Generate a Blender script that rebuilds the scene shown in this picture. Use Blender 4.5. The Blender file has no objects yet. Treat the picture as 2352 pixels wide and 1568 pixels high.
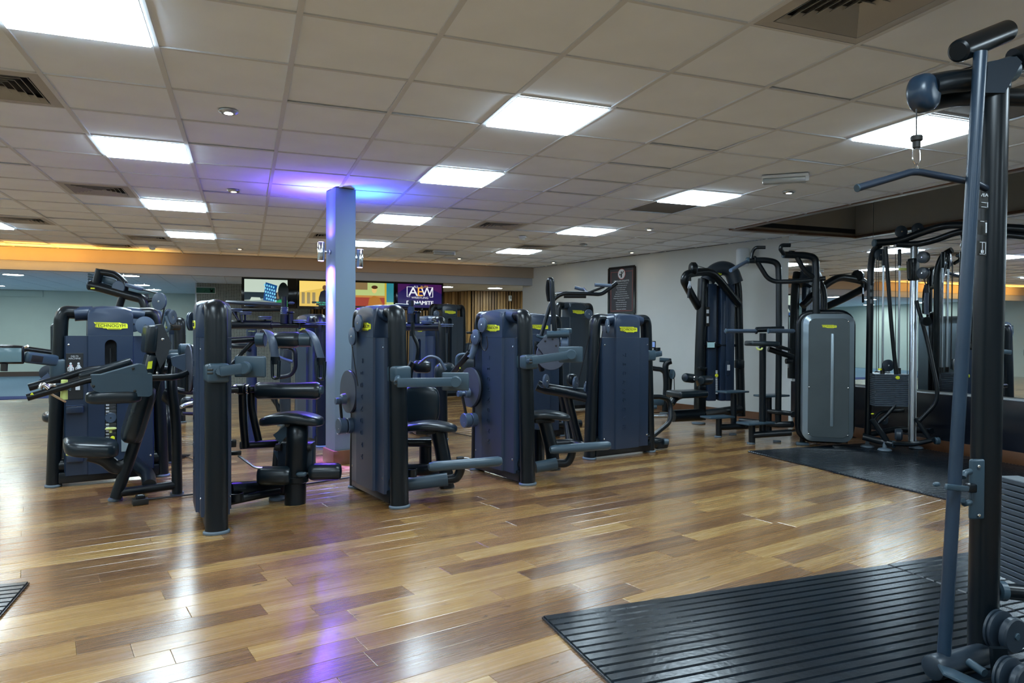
import bpy, bmesh, math, random
from mathutils import Vector, Matrix
random.seed(7)
PI = math.pi
scn = bpy.context.scene
COL = scn.collection
# ------------------------------------------------------------------ camera
F_PX, YAW, PITCH, ROLL, EYE = 1618.27, .3622, -.011, .0051, 1.209
CEIL = 2.533
_c, _s, _cp, _sp, _cr, _sr = math.cos(YAW), math.sin(YAW), math.cos(PITCH), math.sin(PITCH), math.cos(ROLL), math.sin(ROLL)
R0 = Vector((_c, -_s, 0)); F0 = Vector((_s*_cp, _c*_cp, _sp)); U0 = R0.cross(F0)
cam = bpy.data.cameras.new('camera'); cam.sensor_width = 36; cam.lens = F_PX/2352*36; cam.clip_start = .05; cam.clip_end = 100
camo = bpy.data.objects.new('camera', cam); COL.objects.link(camo); scn.camera = camo
cx = R0*_cr + U0*_sr; cy = R0*-_sr + U0*_cr; cz = -F0
camo.matrix_world = Matrix(((cx.x, cy.x, cz.x, 0), (cx.y, cy.y, cz.y, 0), (cx.z, cy.z, cz.z, EYE), (0, 0, 0, 1)))
# ------------------------------------------------------------------ world and exposure
w = bpy.data.worlds.new('world'); scn.world = w; w.use_nodes = True
w.node_tree.nodes['Background'].inputs[0].default_value = (.5, .6, .75, 1); w.node_tree.nodes['Background'].inputs[1].default_value = .02
vs = scn.view_settings; vs.view_transform = 'Standard'; vs.look = 'None'; vs.gamma = 1; vs.use_curve_mapping = False
vs.exposure = 1.95
LED_STRENGTH = 9.0
LED_COLOR = (.70, .88, 1.0)

def P(u, v, d):
    """world point seen at photograph pixel u, v and d metres along the camera axis"""
    a, b = u-1176, v-784
    r = cx*a - cy*b + F0*F_PX
    h = r.x*_s + r.y*_c
    return Vector((0, 0, EYE)) + r*(d/h)
def G(u, v, z=0.):
    """world point at photograph pixel u, v and height z"""
    a, b = u-1176, v-784
    r = cx*a - cy*b + F0*F_PX
    return Vector((0, 0, EYE)) + r*((z-EYE)/r.z)
TH = math.radians(13.3)
E1 = Vector((math.cos(TH), math.sin(TH), 0)); E2 = Vector((-math.sin(TH), math.cos(TH), 0))
def R(a, b, z=0.): return E1*a + E2*b + Vector((0, 0, z))

# ------------------------------------------------------------------ materials
MATS = {}
def mat(name, col, rough=.5, metal=0., noise=0., nscale=8., coat=0., emit=None, es=0., bump=0., bscale=60., spec=.5):
    if name in MATS: return MATS[name]
    m = bpy.data.materials.new(name); m.use_nodes = True; nt = m.node_tree; b = nt.nodes['Principled BSDF']
    b.inputs['Base Color'].default_value = (*col, 1); b.inputs['Roughness'].default_value = rough; b.inputs['Metallic'].default_value = metal
    b.inputs['Specular IOR Level'].default_value = spec
    if coat: b.inputs['Coat Weight'].default_value = coat; b.inputs['Coat Roughness'].default_value = .1
    if emit: b.inputs['Emission Color'].default_value = (*emit, 1); b.inputs['Emission Strength'].default_value = es
    if noise or bump:
        tc = nt.nodes.new('ShaderNodeTexCoord'); n = nt.nodes.new('ShaderNodeTexNoise'); n.inputs['Scale'].default_value = nscale; n.inputs['Detail'].default_value = 5
        nt.links.new(tc.outputs['Object'], n.inputs['Vector'])
        if noise:
            cr = nt.nodes.new('ShaderNodeValToRGB'); e = cr.color_ramp.elements
            e[0].position = .3; e[1].position = .7
            e[0].color = (*[max(0, c*(1-noise)) for c in col], 1); e[1].color = (*[min(1, c*(1+noise)) for c in col], 1)
            nt.links.new(n.outputs[0], cr.inputs[0]); nt.links.new(cr.outputs[0], b.inputs['Base Color'])
            mr = nt.nodes.new('ShaderNodeMapRange'); mr.inputs[3].default_value = max(0, rough-.015); mr.inputs[4].default_value = min(1, rough+.015)
            nt.links.new(n.outputs[0], mr.inputs[0]); nt.links.new(mr.outputs[0], b.inputs['Roughness'])
        if bump:
            n2 = nt.nodes.new('ShaderNodeTexNoise'); n2.inputs['Scale'].default_value = bscale; n2.inputs['Detail'].default_value = 3
            nt.links.new(tc.outputs['Object'], n2.inputs['Vector'])
            bp = nt.nodes.new('ShaderNodeBump'); bp.inputs['Strength'].default_value = bump; bp.inputs['Distance'].default_value = .002
            nt.links.new(n2.outputs[0], bp.inputs['Height']); nt.links.new(bp.outputs[0], b.inputs['Normal'])
    MATS[name] = m; return m
M_FRAME = mat('black_paint', (.003, .006, .009), .30, 0, .06, 3, spec=.36)
M_GREYP = mat('slate_paint', (.034, .064, .090), .36, 0, .05, 4, spec=.5)
M_SHROUD = mat('blue_slate_plastic', (.017, .032, .064), .34, 0, .05, 3, bump=.08, bscale=400)
M_SHROUDG = mat('grey_slate_plastic', (.018, .029, .043), .36, 0, .05, 3, bump=.12, bscale=400)
M_PULLEY = mat('blue_grey_plastic', (.058, .088, .138), .36, 0, .06, 10)
M_CAM = mat('grey_cam_metal', (.070, .080, .110), .38, .25, .08, 10)
M_LEATHER = mat('black_vinyl', (.006, .013, .019), .28, 0, .06, 8, bump=.10, bscale=350)
M_STRAP = mat('webbing', (.040, .060, .100), .45, 0, .12, 30)
M_RUBBER = mat('black_rubber', (.012, .014, .017), .6, 0, .15, 20)
M_DARK = mat('dark_void', (.006, .008, .011), .7)
M_YEL = mat('yellow_plastic', (.78, .82, .03), .45, 0, .05, 10)
M_LIME = mat('pale_lime_plastic', (.62, .70, .22), .45, 0, .05, 10)
M_CHROME = mat('chrome', (.75, .77, .80), .12, 1)
M_STEEL = mat('brushed_steel', (.55, .60, .66), .28, 1)
M_FOOT = mat('grey_foot_rubber', (.10, .135, .17), .5)
M_INK = mat('black_ink', (.01, .01, .008), .6)
M_WHITE = mat('white_print', (.62, .66, .70), .5)
M_RED = mat('red_print', (.5, .06, .05), .5)
M_CABLE = mat('black_cable', (.012, .012, .014), .4)
M_PLASTER = mat('painted_plaster', (.52, .54, .53), .8, 0, .03, 2, bump=.1, bscale=90)
M_PLASTERG = mat('sage_plaster', (.55, .62, .58), .8, 0, .03, 2)
M_COLUMN = mat('column_paint', (.13, .185, .235), .7, 0, .03, 2)
M_BEAM = mat('tan_beam_paint', (.30, .245, .195), .75, 0, .05, 2)
M_SOFFIT = mat('grey_soffit_paint', (.68, .74, .82), .8, 0, .03, 2)
M_TIMBER = mat('varnished_timber', (.115, .050, .024), .3, 0, .25, 4)
M_WPLAST = mat('white_plastic', (.62, .66, .70), .4)
M_BLACKG = mat('black_gloss', (.004, .005, .008), .12)

# ------------------------------------------------------------------ mesh builder
def fillet(pts, rad, k=6):
    pts = [Vector(p) for p in pts]
    if len(pts) < 3 or (not isinstance(rad, (list, tuple)) and rad <= 0): return pts
    out = [pts[0]]
    for i in range(1, len(pts)-1):
        a, b, c = pts[i-1], pts[i], pts[i+1]
        la, lc = (a-b).length, (c-b).length
        r = rad[i-1] if isinstance(rad, (list, tuple)) else rad
        t = min(r, la*.48 if i > 1 else la*.9, lc*.48 if i < len(pts)-2 else lc*.9)
        p, q = b+(a-b).normalized()*t, b+(c-b).normalized()*t
        for j in range(k+1):
            s = j/k; out.append(p*(1-s)**2 + b*(2*s*(1-s)) + q*s*s)
    out.append(pts[-1]); return out
class MB:
    def __init__(s): s.v = []; s.f = []
    def add(s, vs, fs):
        n = len(s.v); s.v += [Vector(v) for v in vs]; s.f += [tuple(i+n for i in f) for f in fs]; return s
    def box(s, c, size, M=None, bev=0., seg=2):
        bm = bmesh.new(); bmesh.ops.create_cube(bm, size=1)
        for v in bm.verts: v.co = Vector((v.co.x*size[0], v.co.y*size[1], v.co.z*size[2]))
        if bev: bmesh.ops.bevel(bm, geom=list(bm.edges), offset=min(bev, min(size)*.49), segments=seg, profile=.5, affect='EDGES')
        bm.verts.index_update(); c = Vector(c)
        vs = [((M @ v.co) if M else v.co)+c for v in bm.verts]; fs = [[v.index for v in f.verts] for f in bm.faces]
        bm.free(); return s.add(vs, fs)
    def tube(s, pts, r, rad=0., n=14, flat=None, cap=True, nrm=None, k=6):
        """pts filleted; r radius or list; flat=(rx, ry) oval with nrm the direction of rx"""
        p = fillet(pts, rad, k) if rad else [Vector(q) for q in pts]
        m = len(p); T = []
        for i in range(m):
            a = p[max(0, i-1)]; b = p[min(m-1, i+1)]; T.append((b-a).normalized())
        N = Vector(nrm) if nrm is not None else (Vector((0, 0, 1)) if abs(T[0].z) < .9 else Vector((1, 0, 0)))
        N = (N - T[0]*N.dot(T[0])).normalized(); vs = []
        for i in range(m):
            N = (N - T[i]*N.dot(T[i])).normalized(); B = T[i].cross(N)
            ri = r[min(i*len(r)//m, len(r)-1)] if isinstance(r, (list, tuple)) else r
            rx, ry = flat if flat else (ri, ri)
            for j in range(n):
                t = 2*PI*j/n; vs.append(p[i] + N*math.cos(t)*rx + B*math.sin(t)*ry)
        fs = [(i*n+j, i*n+(j+1) % n, (i+1)*n+(j+1) % n, (i+1)*n+j) for i in range(m-1) for j in range(n)]
        if cap: fs += [tuple(reversed(range(n))), tuple((m-1)*n+j for j in range(n))]
        return s.add(vs, fs)
    def lathe(s, c, axis, prof, n=28, sx=1.):
        """prof: (radius, offset along axis)"""
        c = Vector(c); A = Vector(axis).normalized(); N = A.orthogonal().normalized()
        if abs(A.z) < .9: N = (Vector((0, 0, 1)) - A*A.z).normalized()
        B = A.cross(N); vs = []; m = len(prof)
        for (r, h) in prof:
            for j in range(n):
                t = 2*PI*j/n; vs.append(c + A*h + N*math.cos(t)*r + B*math.sin(t)*r*sx)
        fs = [(i*n+j, i*n+(j+1) % n, (i+1)*n+(j+1) % n, (i+1)*n+j) for i in range(m-1) for j in range(n)]
        fs += [tuple(reversed(range(n))), tuple((m-1)*n+j for j in range(n))]
        return s.add(vs, fs)
    def disc(s, c, axis, r, t, bev=None, n=28):
        b = bev if bev is not None else min(t*.25, r*.1)
        return s.lathe(c, axis, [(r-b, -t/2), (r, -t/2+b), (r, t/2-b), (r-b, t/2)], n)
    def prism(s, poly, c, ux, uy, t, uz=None):
        """polygon in the plane ux, uy extruded t along uz (centred)"""
        ux, uy = Vector(ux), Vector(uy); uz = Vector(uz) if uz is not None else ux.cross(uy).normalized(); c = Vector(c); n = len(poly)
        vs = [c+ux*x+uy*y-uz*t/2 for x, y in poly] + [c+ux*x+uy*y+uz*t/2 for x, y in poly]
        fs = [tuple(reversed(range(n))), tuple(range(n, 2*n))] + [(i, (i+1) % n, n+(i+1) % n, n+i) for i in range(n)]
        return s.add(vs, fs)
    def sell(s, c, half, M=None, e=.5, nu=20, nv=12, fn=None):
        """superellipsoid cushion"""
        vs = []; fs = []; c = Vector(c)
        sg = lambda x, p: math.copysign(abs(x)**p, x)
        for i in range(nv+1):
            ph = -PI/2 + PI*i/nv
            for j in range(nu):
                th = 2*PI*j/nu
                q = Vector((half[0]*sg(math.cos(ph), e)*sg(math.cos(th), e), half[1]*sg(math.cos(ph), e)*sg(math.sin(th), e), half[2]*sg(math.sin(ph), e)))
                if fn: q = fn(q)
                vs.append(((M @ q) if M else q)+c)
        for i in range(nv):
            for j in range(nu): fs.append((i*nu+j, i*nu+(j+1) % nu, (i+1)*nu+(j+1) % nu, (i+1)*nu+j))
        return s.add(vs, fs)
    def build(s, name, material, parent=None, smooth=35, **props):
        me = bpy.data.meshes.new(name); vs = s.v
        o = bpy.data.objects.new(name, me); COL.objects.link(o)
        if parent is not None:
            Mi = WM[parent.name].inverted(); vs = [Mi @ v for v in vs]; o.parent = parent; WM[o.name] = WM[parent.name]
        else: WM[o.name] = Matrix.Identity(4)
        me.from_pydata([tuple(v) for v in vs], [], s.f)
        bm = bmesh.new(); bm.from_mesh(me); bmesh.ops.recalc_face_normals(bm, faces=bm.faces); bm.to_mesh(me); bm.free()
        if smooth:
            me.polygons.foreach_set('use_smooth', [True]*len(me.polygons)); me.set_sharp_from_angle(angle=math.radians(smooth))
        me.materials.append(material)
        for k_, v_ in props.items(): o[k_] = v_
        return o
WM = {}
def thing(name, loc, rz=0., label=None, cat=None, group=None):
    o = bpy.data.objects.new(name, None); COL.objects.link(o); o.empty_display_size = .1
    M = Matrix.Translation(Vector(loc)) @ Matrix.Rotation(rz, 4, 'Z'); o.matrix_world = M; WM[o.name] = M
    if label: o['label'] = label
    if cat: o['category'] = cat
    if group: o['group'] = group
    return o
def rebase(o, loc):
    """move a top-level mesh's origin to loc without moving it"""
    loc = Vector(loc); o.data.transform(Matrix.Translation(-loc)); o.location = loc; WM[o.name] = Matrix.Translation(loc); return o
def tag(o, label, cat, group=None, kind=None):
    o['label'] = label; o['category'] = cat
    if group: o['group'] = group
    if kind: o['kind'] = kind
    return o
TXT = {}
def text_geo(txt, size=1., extrude=0., space=1.):
    key = (txt, extrude, space)
    if key not in TXT:
        c = bpy.data.curves.new('txt', 'FONT'); c.body = txt; c.size = 1; c.extrude = extrude/size; c.align_x = 'CENTER'; c.align_y = 'CENTER'; c.space_character = space; c.resolution_u = 3
        o = bpy.data.objects.new('txt', c); COL.objects.link(o); dg = bpy.context.evaluated_depsgraph_get(); dg.update()
        me = bpy.data.meshes.new_from_object(o.evaluated_get(dg)); TXT[key] = ([v.co.copy() for v in me.vertices], [tuple(p.vertices) for p in me.polygons])
        bpy.data.objects.remove(o); bpy.data.curves.remove(c); bpy.data.meshes.remove(me)
    vs, fs = TXT[key]; return [v*size for v in vs], fs
def add_text(mb, txt, c, ux, uy, size, extrude=.0008, sx=1., space=1.):
    ux, uy = Vector(ux), Vector(uy); uz = ux.cross(uy); vs, fs = text_geo(txt, size, extrude, space); c = Vector(c)
    mb.add([c+ux*v.x*sx+uy*v.y+uz*v.z for v in vs], fs); return mb
X, Y, Z = Vector((1, 0, 0)), Vector((0, 1, 0)), Vector((0, 0, 1))
def struct(o): o['kind'] = 'structure'; return o
def bolt(parent, c, axis, r=.009, m=None):
    MB().lathe(c, axis, [(r, 0), (r, .003), (r*.6, .005)], 10).build('bolt', m or M_CHROME, parent)
# ================================================================== SETTING
def wood_mat(name, ramp, axis='X', rough=(.20, .32), obj_random=True, fleck=.6):
    m = bpy.data.materials.new(name); m.use_nodes = True; nt = m.node_tree; N = nt.nodes; L = nt.links; b = N['Principled BSDF']
    tc = N.new('ShaderNodeTexCoord'); oi = N.new('ShaderNodeObjectInfo'); ge = N.new('ShaderNodeNewGeometry')
    ad = N.new('ShaderNodeMath'); ad.operation = 'ADD'; L.new(oi.outputs['Random'], ad.inputs[0]); L.new(ge.outputs['Random Per Island'], ad.inputs[1])
    fr = N.new('ShaderNodeMath'); fr.operation = 'FRACT'; L.new(ad.outputs[0], fr.inputs[0])
    mu = N.new('ShaderNodeMath'); mu.operation = 'MULTIPLY'; mu.inputs[1].default_value = 57.; L.new(fr.outputs[0], mu.inputs[0])
    va = N.new('ShaderNodeVectorMath'); va.operation = 'ADD'; L.new(tc.outputs['Object'], va.inputs[0]); L.new(mu.outputs[0], va.inputs[1])
    def mapped(sc):
        mp = N.new('ShaderNodeMapping'); mp.inputs['Scale'].default_value = sc; L.new(va.outputs[0], mp.inputs['Vector']); return mp.outputs[0]
    def noise(vec, sc, det=4, dist=0.):
        n = N.new('ShaderNodeTexNoise'); n.inputs['Scale'].default_value = sc; n.inputs['Detail'].default_value = det; n.inputs['Distortion'].default_value = dist; L.new(vec, n.inputs['Vector']); return n.outputs[0]
    s = {'X': (1, 14, 1), 'Z': (14, 14, 1)}[axis]
    warp = noise(mapped(tuple(x*.55 for x in s)), 1.1, 3, 1.2)
    grain = noise(mapped(tuple(x*(1.6 if x == 1 else 5) for x in s)), 2.0, 6, .6)
    knot = noise(mapped((2.2, 6, 1)), 1.6, 2, 1.5)
    # tone = random + warp + grain
    a1 = N.new('ShaderNodeMath'); a1.operation = 'MULTIPLY_ADD'; a1.inputs[1].default_value = .60; L.new(fr.outputs[0], a1.inputs[0])
    m1 = N.new('ShaderNodeMath'); m1.operation = 'MULTIPLY_ADD'; m1.inputs[1].default_value = .60; m1.inputs[2].default_value = -.18; L.new(warp, m1.inputs[0]); L.new(m1.outputs[0], a1.inputs[2])
    a2 = N.new('ShaderNodeMath'); a2.operation = 'MULTIPLY_ADD'; a2.inputs[1].default_value = .34; L.new(grain, a2.inputs[0])
    m2 = N.new('ShaderNodeMath'); m2.operation = 'SUBTRACT'; m2.inputs[1].default_value = .10; L.new(a1.outputs[0], m2.inputs[0]); L.new(m2.outputs[0], a2.inputs[2])
    cr = N.new('ShaderNodeValToRGB'); el = cr.color_ramp.elements
    while len(el) < len(ramp): el.new(.5)
    for e, (p, c) in zip(el, ramp): e.position = p; e.color = (*c, 1)
    L.new(a2.outputs[0], cr.inputs[0])
    kr = N.new('ShaderNodeValToRGB'); kr.color_ramp.elements[0].position = .66; kr.color_ramp.elements[1].position = .76; L.new(knot, kr.inputs[0])
    kf = N.new('ShaderNodeMath'); kf.operation = 'MULTIPLY'; kf.inputs[1].default_value = fleck; L.new(kr.outputs[0], kf.inputs[0])
    mx = N.new('ShaderNodeMix'); mx.data_type = 'RGBA'; L.new(kf.outputs[0], mx.inputs[0]); L.new(cr.outputs[0], mx.inputs[6]); mx.inputs[7].default_value = (*[c*.55 for c in ramp[0][1]], 1)
    L.new(mx.outputs[2], b.inputs['Base Color'])
    if axis == 'X': b.inputs['Coat Weight'].default_value = .85; b.inputs['Coat Roughness'].default_value = .20; b.inputs['Specular IOR Level'].default_value = .5
    mr = N.new('ShaderNodeMapRange'); mr.inputs[1].default_value = .3; mr.inputs[2].default_value = .7; mr.inputs[3].default_value = rough[0]; mr.inputs[4].default_value = rough[1]; L.new(grain, mr.inputs[0]); L.new(mr.outputs[0], b.inputs['Roughness'])
    bp = N.new('ShaderNodeBump'); bp.inputs['Strength'].default_value = .10; bp.inputs['Distance'].default_value = .001; L.new(grain, bp.inputs['Height']); L.new(bp.outputs[0], b.inputs['Normal'])
    return m
M_FLOOR = wood_mat('varnished_walnut_plank', [(.0, (.090, .038, .014)), (.22, (.160, .074, .024)), (.48, (.260, .130, .040)), (.74, (.38, .215, .066)), (1., (.58, .40, .155))])
M_SLAT = wood_mat('oak_slat', [(.0, (.09, .045, .018)), (.4, (.22, .12, .045)), (.7, (.42, .25, .095)), (1., (.62, .42, .19))], 'Z', (.35, .5), fleck=.2)
M_TILE = mat('ceiling_tile_paint', (.80, .88, .97), .9, 0, .03, 3, bump=.25, bscale=300)
M_RAIL = mat('ceiling_rail_paint', (.62, .66, .70), .6)
M_LED = mat('led_diffuser', (.9, .95, 1), .5, emit=LED_COLOR, es=LED_STRENGTH)
gx = lambda i: -.388+.6*i
gy = lambda j: 3.0725+.6*j
def to_px(p):
    q = Vector(p)-Vector((0, 0, EYE)); d = q.dot(F0)
    if d < .1: return None
    return 1176+q.dot(cx)*F_PX/d, 784-q.dot(cy)*F_PX/d, d
def clip(poly, a, b, c):
    """keep a*x+b*y<=c"""
    out = []
    for k in range(len(poly)):
        p, q = poly[k], poly[(k+1) % len(poly)]; fp, fq = a*p[0]+b*p[1]-c, a*q[0]+b*q[1]-c
        if fp <= 0: out.append(p)
        if fp*fq < 0: t = fp/(fp-fq); out.append((p[0]+(q[0]-p[0])*t, p[1]+(q[1]-p[1])*t))
    return out
WX, WY, WS = 6.85, 7.5, .2554            # far right wall: x = WX - WS*(y-WY)
RECX, RECY, MIRX = 5.76, 7.39, 6.80      # ceiling recess edge, its end, mirror plane
XL, YB, YBEAM, YBEAM2, YFAR = -8.0, -5.0, 13.1, 15.05, 22.3
# floor -------------------------------------------------------------
def wall_x(y): return WX-WS*(y-WY)
fl = struct(MB().box(((XL+8.2)/2, (YB+YFAR)/2, -.045), (8.2-XL+.2, YFAR-YB+.2, .06)).build('floor', M_DARK, None, 0))
rnd = random.Random(3); planks = []
PW = .14
for k in range(-60, 175):
    b = k*PW; a = -12 + rnd.random()*1.2
    while a < 14:
        ln = rnd.choice([.45, .7, .9, 1.1, 1.2, 1.35]); c = R(a+ln/2, b+PW/2)
        ok = XL+.1 < c.x < 6.9 and YB+.1 < c.y < 18.6
        if ok and c.y > 7.3 and c.x > wall_x(c.y)+.15: ok = c.y > 13.6 and c.x < 6.9
        if ok and c.y > 14.85 and c.x < -1.3: ok = False
        if ok and c.x > MIRX-.05: ok = False
        if ok:
            best = min(((q[2]) for q in (to_px(R(a+t*ln, b+PW/2)) for t in (0, .5, 1)) if q and -60 < q[0] < 2412 and q[1] < 1640), default=None)
            planks.append((best if best else 99, a, b, ln))
        a += ln
planks.sort()
def plank_geo(mb, a0, b0, ln):
    g, h, z = .0006, .0014, -.0006
    x0, x1, y0, y1 = a0+g, a0+ln-g, b0+g, b0+PW-g
    vs = [(x0, y0, -.012), (x1, y0, -.012), (x1, y1, -.012), (x0, y1, -.012), (x0, y0, z), (x1, y0, z), (x1, y1, z), (x0, y1, z), (x0+h, y0+h, 0), (x1-h, y0+h, 0), (x1-h, y1-h, 0), (x0+h, y1-h, 0)]
    fs = [(0, 1, 5, 4), (1, 2, 6, 5), (2, 3, 7, 6), (3, 0, 4, 7), (4, 5, 9, 8), (5, 6, 10, 9), (6, 7, 11, 10), (7, 4, 8, 11), (8, 9, 10, 11)]
    mb.add(vs, fs)
pm = {}
for n, (d, a, b, ln) in enumerate(planks[:300]):
    if ln not in pm:
        mb = MB(); plank_geo(mb, -ln/2, -PW/2, ln); me = bpy.data.meshes.new('floor_plank'); me.from_pydata([tuple(v) for v in mb.v], [], mb.f); me.materials.append(M_FLOOR); pm[ln] = me
    o = bpy.data.objects.new('floor_plank', pm[ln]); COL.objects.link(o); o.parent = fl; o.location = R(a+ln/2, b+PW/2); o.rotation_euler = (0, 0, TH)
mb = MB()
for d, a, b, ln in planks[300:]: plank_geo(mb, a, b, ln)
me = bpy.data.meshes.new('floor_planks'); me.from_pydata([tuple(v) for v in mb.v], [], mb.f); me.materials.append(M_FLOOR)
o = bpy.data.objects.new('floor_planks', me); COL.objects.link(o); o.parent = fl; o.rotation_euler = (0, 0, TH); o['kind'] = 'stuff'
M_CARPET = mat('blue_carpet', (.13, .21, .30), .9, 0, .1, 30, bump=.3, bscale=300)
M_CARPET2 = mat('dark_blue_carpet', (.01, .03, .16), .9)
struct(MB().box(((XL-1.3)/2, (15.5+YFAR)/2, -.007), (-1.3-XL, YFAR-15.5, .014)).build('floor', M_CARPET, None, 0))
struct(MB().box(((XL-1.3)/2, (14.87+15.5)/2, -.006), (-1.3-XL, .63, .016)).build('floor', M_CARPET2, None, 0))
# ceiling -----------------------------------------------------------
LIGHTS = [(i, j) for i in (-9, -5, -1, 3, 7) for j in (-8, -4, 0, 4, 8, 12)]  # panels in cells out of view are added to help light the room
LIGHTS.remove((3, 0)); LIGHTS.append((3, 1))
VENTS = [(-2, 2), (-2, 7), (-4, 11), (-2, 13), (-3, 15), (2, 11), (5, 8), (5, 13), (7, 11), (4, -2)]
OPEN = [(7, 5), (7, -1)]
ce = struct(MB().box(((XL+RECX)/2, (YB+YBEAM)/2, CEIL+.10), (RECX-XL, YBEAM-YB, .06)).box(((RECX+6.9)/2, (RECY+YBEAM)/2, CEIL+.10), (6.9-RECX, YBEAM-RECY, .06)).build('ceiling', M_DARK, None, 0))
full = None; rest = MB(); cnt = 0; rnd = random.Random(5)
for i in range(-13, 13):
    for j in range(-14, 17):
        if (i, j) in LIGHTS or (i, j) in VENTS or (i, j) in OPEN: continue
        x0, x1, y0, y1 = gx(i)+.002, gx(i+1)-.002, gy(j)+.002, gy(j+1)-.002
        poly = [(x0, y0), (x1, y0), (x1, y1), (x0, y1)]
        if y0 < YB or x0 < XL: continue
        whole = True
        if i >= 10 and j <= 6: poly = clip(poly, 1, 0, RECX-.03); whole = False
        if i >= 10 and j == 7: poly = clip(poly, 0, -1, -RECY-.03); whole = False
        if y1 > 7.4: 
            q = clip(poly, 1, WS, WX+WS*WY-.01)
            if len(q) != 4 or q != poly: whole = False
            poly = q
        if j == 16: poly = clip(poly, 0, 1, YBEAM-.01); whole = False
        if len(poly) < 3: continue
        pp = to_px((gx(i)+.3, gy(j)+.3, CEIL)); vis = pp and -260 < pp[0] < 2600 and pp[1] > -180
        z0 = CEIL+.008
        if vis and cnt < 296:
            cnt += 1
            if whole:
                if full is None:
                    full = bpy.data.meshes.new('ceiling_tile'); h = .298
                    m_ = MB().box((0, 0, .008), (2*h, 2*h, .016)); full.from_pydata([tuple(v) for v in m_.v], [], m_.f); full.materials.append(M_TILE)
                o = bpy.data.objects.new('ceiling_tile', full); COL.objects.link(o); o.location = (gx(i)+.3, gy(j)+.3, z0); o.parent = ce
                if rnd.random() < .25: o.rotation_euler = (rnd.uniform(0, .012), rnd.uniform(0, .012), 0); o.location.z += .0042
            else: MB().prism(poly, (0, 0, z0+.008), X, Y, .016).build('ceiling_tile', M_TILE, ce, 0)
        else: rest.prism(poly, (0, 0, z0+.008), X, Y, .016)
rest.build('ceiling_tiles', M_TILE, ce, 0, kind='stuff')
for i in range(-12, 13):
    y1 = YBEAM-.005
    if i > 9: y1 = min(y1, WY-(gx(i)-WX)/WS)
    y0 = YB if i <= 10 else RECY+.05
    if y1-y0 > .2: MB().box((gx(i), (y0+y1)/2, CEIL+.004), (.026, y1-y0, .008)).build('ceiling_rail', M_RAIL, ce, 0)
for j in range(-13, 17):
    x1 = RECX-.03 if gy(j) < RECY else min(wall_x(gy(j)), wall_x(7.45))-.01
    MB().box(((XL+x1)/2, gy(j), CEIL+.0045), (x1-XL, .018, .007)).build('cross_rail', M_RAIL, ce, 0)
# recess along the mirror wall
rc = struct(MB().box(((RECX+MIRX+.1)/2, (YB+RECY)/2, CEIL+.50), (MIRX+.1-RECX, RECY-YB, .05)).build('ceiling', mat('dark_recess_paint', (.50, .47, .43), .8), None, 0))
MR = mat('recess_side_paint', (.42, .36, .29), .7)
struct(MB().box((RECX-.005, (YB+RECY)/2, CEIL+.26), (.03, RECY-YB, .44)).box(((RECX+MIRX)/2, RECY+.02, CEIL+.26), (MIRX-RECX, .03, .44)).build('trim_1', MR, None, 0))
t2 = struct(MB().box((RECX+.02, (YB+RECY)/2, CEIL+.015), (.10, RECY-YB, .035), bev=.004).build('trim_2', M_TIMBER, None))
MB().box(((RECX+MIRX)/2+.02, RECY-.01, CEIL+.016), (MIRX-RECX-.05, .10, .033), bev=.004).build('end_trim', M_TIMBER, t2)
# lights ------------------------------------------------------------
def ceiling_light(i, j, label):
    c = Vector((gx(i)+.3, gy(j)+.3, CEIL+.004)); t = thing('ceiling_light', c, 0, label, 'ceiling light', 'square light panels set in the ceiling grid')
    f = MB()
    for sx, sy, w_, h_ in ((0, .284, .576, .008), (0, -.284, .576, .008), (.284, 0, .008, .56), (-.284, 0, .008, .56)): f.box(c+Vector((sx, sy, 0)), (w_, h_, .012))
    f.build('frame', M_WPLAST, t, 0)
    MB().box(c+Vector((0, 0, -.005)), (.560, .560, .018)).build('diffuser', M_LED, t, 0)
LLAB = {(-1, 0): 'large white light panel cut off at the top left of the ceiling', (-1, 4): 'square light panel second nearest on the left, above the deltoid machine', (-1, 8): 'square light panel on the left beside the dark four-way vent', (-1, 12): 'farthest small light panel of the left column before the orange beam',
        (3, 1): 'big square light panel in the middle of the ceiling', (3, 4): 'square light panel right of the purple-lit column top', (3, 8): 'light panel just right of the column shaft', (3, 12): 'farthest light panel half hidden behind the column lamp',
        (7, 0): 'square light panel behind the hanging pulldown bar', (7, 4): 'square light panel beside the dark open ceiling cell', (7, 8): 'light panel over the poster wall side, between panel and downlight', (7, 12): 'farthest light panel right of the column, near the beam', (-5, 12): 'sliver of a light panel at the left edge of the frame'}
for ij in LIGHTS: ceiling_light(*ij, LLAB.get(ij, 'added square light panel outside the view'))
def vent(i, j, label):
    c = Vector((gx(i)+.3, gy(j)+.3, CEIL)); t = thing('ceiling_vent', c, 0, label, 'ceiling vent', 'four-way air vents in the ceiling grid')
    mt = mat('vent_paint', (.42, .42, .40), .55)
    def ring(mb, s0, s1, z0, z1, th=.004):
        vs = []; 
        for z_, s_ in ((z0, s0), (z1, s1), (z1+th, s1), (z0+th, s0)): vs += [c+Vector((a*s_, b*s_, z_)) for a, b in ((-1, -1), (1, -1), (1, 1), (-1, 1))]
        fs = []
        for k in range(4):
            for q in range(4): fs.append((k*4+q, k*4+(q+1) % 4, ((k+1) % 4)*4+(q+1) % 4, ((k+1) % 4)*4+q))
        mb.add(vs, fs)
    m = MB(); ring(m, .288, .232, .002, -.003); m.build('frame', mt, t, 0)
    for k in range(6):
        m = MB(); s_ = .226-k*.037; ring(m, s_, s_-.024, -.004, .020, .002); m.build('louvre', mt, t, 0)
    MB().box(c+Vector((0, 0, .05)), (.56, .56, .02)).build('backing', M_DARK, t, 0)
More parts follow.
